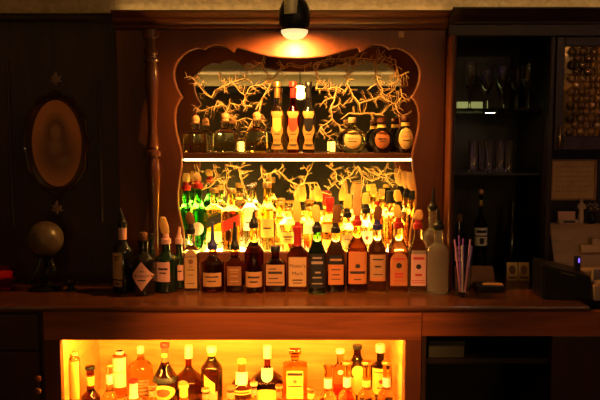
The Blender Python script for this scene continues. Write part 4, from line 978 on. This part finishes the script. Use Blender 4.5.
# ------------------------------------------------------------------ lamps
DK = 2.525
kx, kz = W(294.5, 37.5, DK); kr = 15.5/F*DK
sp = thing('spotlight', 'black ceiling spotlight hanging above the centre of the mirror', 'spotlight', (kx, DK, kz))
bm = BM(); lathe(bm, [(kr*.62, .0), (kr*.80, .012), (kr*.97, .035), (kr, .06), (kr*.97, .085), (kr*.8, .11), (kr*.5, .125), (kr*.15, .13)], 40); 
for v in bm.verts: v.co.z += .012
obj('housing', bm, 'black_metal', sp, True, 45)
bm = BM(); lathe(bm, [(kr*.30, -.006), (kr*.52, -.002), (kr*.70, .006), (kr*.84, .016), (kr*.86, .024)], 36); obj('lens_rim', bm, 'spot_lens', sp, True, 45)
bm = BM(); lathe(bm, [(kr*.42, .075), (kr*.44, .08), (kr*.44, .18), (kr*.42, RZ-kz-.012)], 28, -.012, -kr*.72); lathe(bm, [(.05, RZ-kz-.012), (.05, RZ-kz-.001)], 28, -.012, -kr*.72); obj('stem', bm, 'spot_stem', sp, True, 45) if 'spot_stem' in M else None
def light(kind, name, loc, energy, col, **k):
    d = bpy.data.lights.new(name, kind); d.energy = energy; d.color = col
    for a, v in k.items(): setattr(d, a, v)
    o = bpy.data.objects.new(name, d); COL.objects.link(o); o.location = loc; return o
l = light('SPOT', 'spot_beam', (0, .012, -.015), 38, (1, .43, .085), spot_size=math.radians(172), spot_blend=.6, shadow_soft_size=.01)
l.parent = sp; l.rotation_euler = (math.radians(30), 0, 0)
def pendant(x, y, z, r, label, m='bulb'):
    t = thing('pendant_lamp', label, 'lamp', (x, y, z), 0, 'pendant lamps in the room')
    bm = BM(); ball(bm, (0, 0, 0), r, seg=28); obj('globe', bm, m, t, True)
    bm = BM(); lathe(bm, [(r*.45, r*.85), (r*.45, r*1.2), (.006, r*1.25), (.006, RZ-z-.021)], 16); lathe(bm, [(.05, RZ-z-.02), (.05, RZ-z-.001)], 20); obj('stem', bm, 'black_metal', t, True, 40)
pendant(.0, -1.5, 2.035, .075, 'glowing globe pendant seen in the mirror above the tall bottles')
pendant(-1.75, .6, 2.1, .013, 'unseen globe pendant added near the left wall of the room', 'bulb_glint')  # unseen bulbs added so the glass catches glints
pendant(1.72, .5, 2.1, .018, 'unseen globe pendant added near the right wall of the room', 'bulb_glint')
t = thing('added_ceiling_wash', 'long dark trough added to brighten the ceiling along the far wall', 'lamp', (-.1, RY0+.001, 2.26))  # made-up source brightening the ceiling that the mirror reflects
bm = BM(); A = [(0, -.05), (.10, -.03), (.16, .03), (.16, .06), (.145, .06), (.145, .035), (.09, -.01), (0, -.02)]
P0 = [bm.verts.new((-2.15, y, z)) for y, z in A]; P1 = [bm.verts.new((2.15, y, z)) for y, z in A]
for i in range(len(A)): bm.faces.new((P0[i], P0[(i+1) % len(A)], P1[(i+1) % len(A)], P1[i]))
bm.faces.new(P0); bm.faces.new(list(reversed(P1))); obj('trough', bm, 'black_wood', t)
bm = BM(); box(bm, -2.1, 2.1, .06, .10, .012, .028); obj('light_strip', bm, 'ceiling_wash_glow', t)
for gx_, lb in ((-1.0, 'left globe added to light the far wall of the room'), (.95, 'right globe added to light the far wall of the room')):
    t = thing('wall_wash_globe', lb, 'lamp', (gx_, RY0+.35, .0005), 0, 'globes added to light the far wall')  # hidden globes added to brighten the far wall in the mirror
    bm = BM(); ball(bm, (0, 0, .42), .09, seg=24); obj('globe', bm, 'wall_wash_glow', t, True)
    bm = BM(); lathe(bm, [(.13, 0), (.13, .02), (.015, .03), (.015, .32), (.05, .335), (.05, .342)], 24); obj('stand', bm, 'black_metal', t, True, 40)
s2 = thing('spotlight', 'unseen added black spotlight under the ceiling aimed at the plaster bulkhead', 'spotlight', (.10, 1.75, RZ-.001))  # added out of view to brighten the plaster and lamp stem
bm = BM(); lathe(bm, [(.045, 0), (.045, -.012), (.010, -.014), (.010, -.10)], 24); obj('stem', bm, 'black_metal', s2, True, 40)
ax = math.radians(78)
def along(bm):
    for v in bm.verts: v.co = Matrix.Rotation(ax, 3, 'X') @ v.co + Vector((0, 0, -.13))
    return bm
bm = BM(); lathe(bm, [(.03, .07), (.045, .06), (.05, .03), (.05, -.06), (.046, -.06), (.045, -.02), (.01, -.015)], 28); obj('housing', along(bm), 'black_metal', s2, True, 40)
bm = BM(); lathe(bm, [(.044, -.040), (.044, -.044)], 24); obj('lens', along(bm), 'spot_lens', s2)
l = light('SPOT', 'spot_beam', Matrix.Rotation(ax, 3, 'X') @ Vector((0, 0, -.065)) + Vector((0, 0, -.13)), 6, (1, .60, .22), spot_size=math.radians(80), spot_blend=1, shadow_soft_size=.02)
l.parent = s2; l.rotation_euler = (ax, 0, 0)
s3 = thing('spotlight', 'unseen added black spotlight on the ceiling aimed at the front row of bottles', 'spotlight', (-.06, .90, RZ-.001))  # added out of view to light the front labels and apron
bm = BM(); lathe(bm, [(.045, 0), (.045, -.012), (.010, -.014), (.010, -.10)], 24); obj('stem', bm, 'black_metal', s3, True, 40)
ax = math.radians(46)
bm = BM(); lathe(bm, [(.03, .07), (.045, .06), (.05, .03), (.05, -.06), (.046, -.06), (.045, -.02), (.01, -.015)], 28); obj('housing', along(bm), 'black_metal', s3, True, 40)
bm = BM(); lathe(bm, [(.044, -.040), (.044, -.044)], 24); obj('lens', along(bm), 'spot_lens', s3)
l = light('SPOT', 'spot_beam', Matrix.Rotation(ax, 3, 'X') @ Vector((0, 0, -.065)) + Vector((0, 0, -.13)), 300, (1, .40, .10), spot_size=math.radians(37), spot_blend=1, shadow_soft_size=.02)
l.parent = s3; l.rotation_euler = (ax, 0, math.radians(-2))
pendant(1.25, -.2, 2.15, .027, 'unseen small bright globe pendant added between the right wall and the centre', 'bulb_glint')  # another unseen bulb added for glints on the right
t = thing('neon_tube', 'upright violet neon tube on the right wall', 'lamp', (RX1-.04, .9, 1.75))
bm = BM(); tube(bm, [(0, 0, -.4), (0, 0, .4)], .012, 12); obj('tube', bm, 'violet_neon', t, True)
bm = BM(); box(bm, .008, .0395, -.03, .03, -.43, .43, .004); obj('backplate', bm, 'black_metal', t)

w = bpy.data.worlds.new('World'); S.world = w; w.use_nodes = True
w.node_tree.nodes['Background'].inputs[0].default_value = (.010, .006, .004, 1); w.node_tree.nodes['Background'].inputs[1].default_value = .4

cd = bpy.data.cameras.new('Camera'); cam = bpy.data.objects.new('Camera', cd); COL.objects.link(cam)
cam.location = (0, 0, EYE); cam.rotation_euler = (PI/2-TILT, 0, 0)
cd.sensor_width = 36; cd.lens = 36*F/600; cd.clip_start = .05
S.camera = cam
vs_ = S.view_settings; vs_.view_transform = 'Standard'; vs_.look = 'None'; vs_.gamma = 1; vs_.use_curve_mapping = False; vs_.exposure = 0
S.cycles.max_bounces = 16; S.cycles.transmission_bounces = 14; S.cycles.glossy_bounces = 6; S.cycles.diffuse_bounces = 4
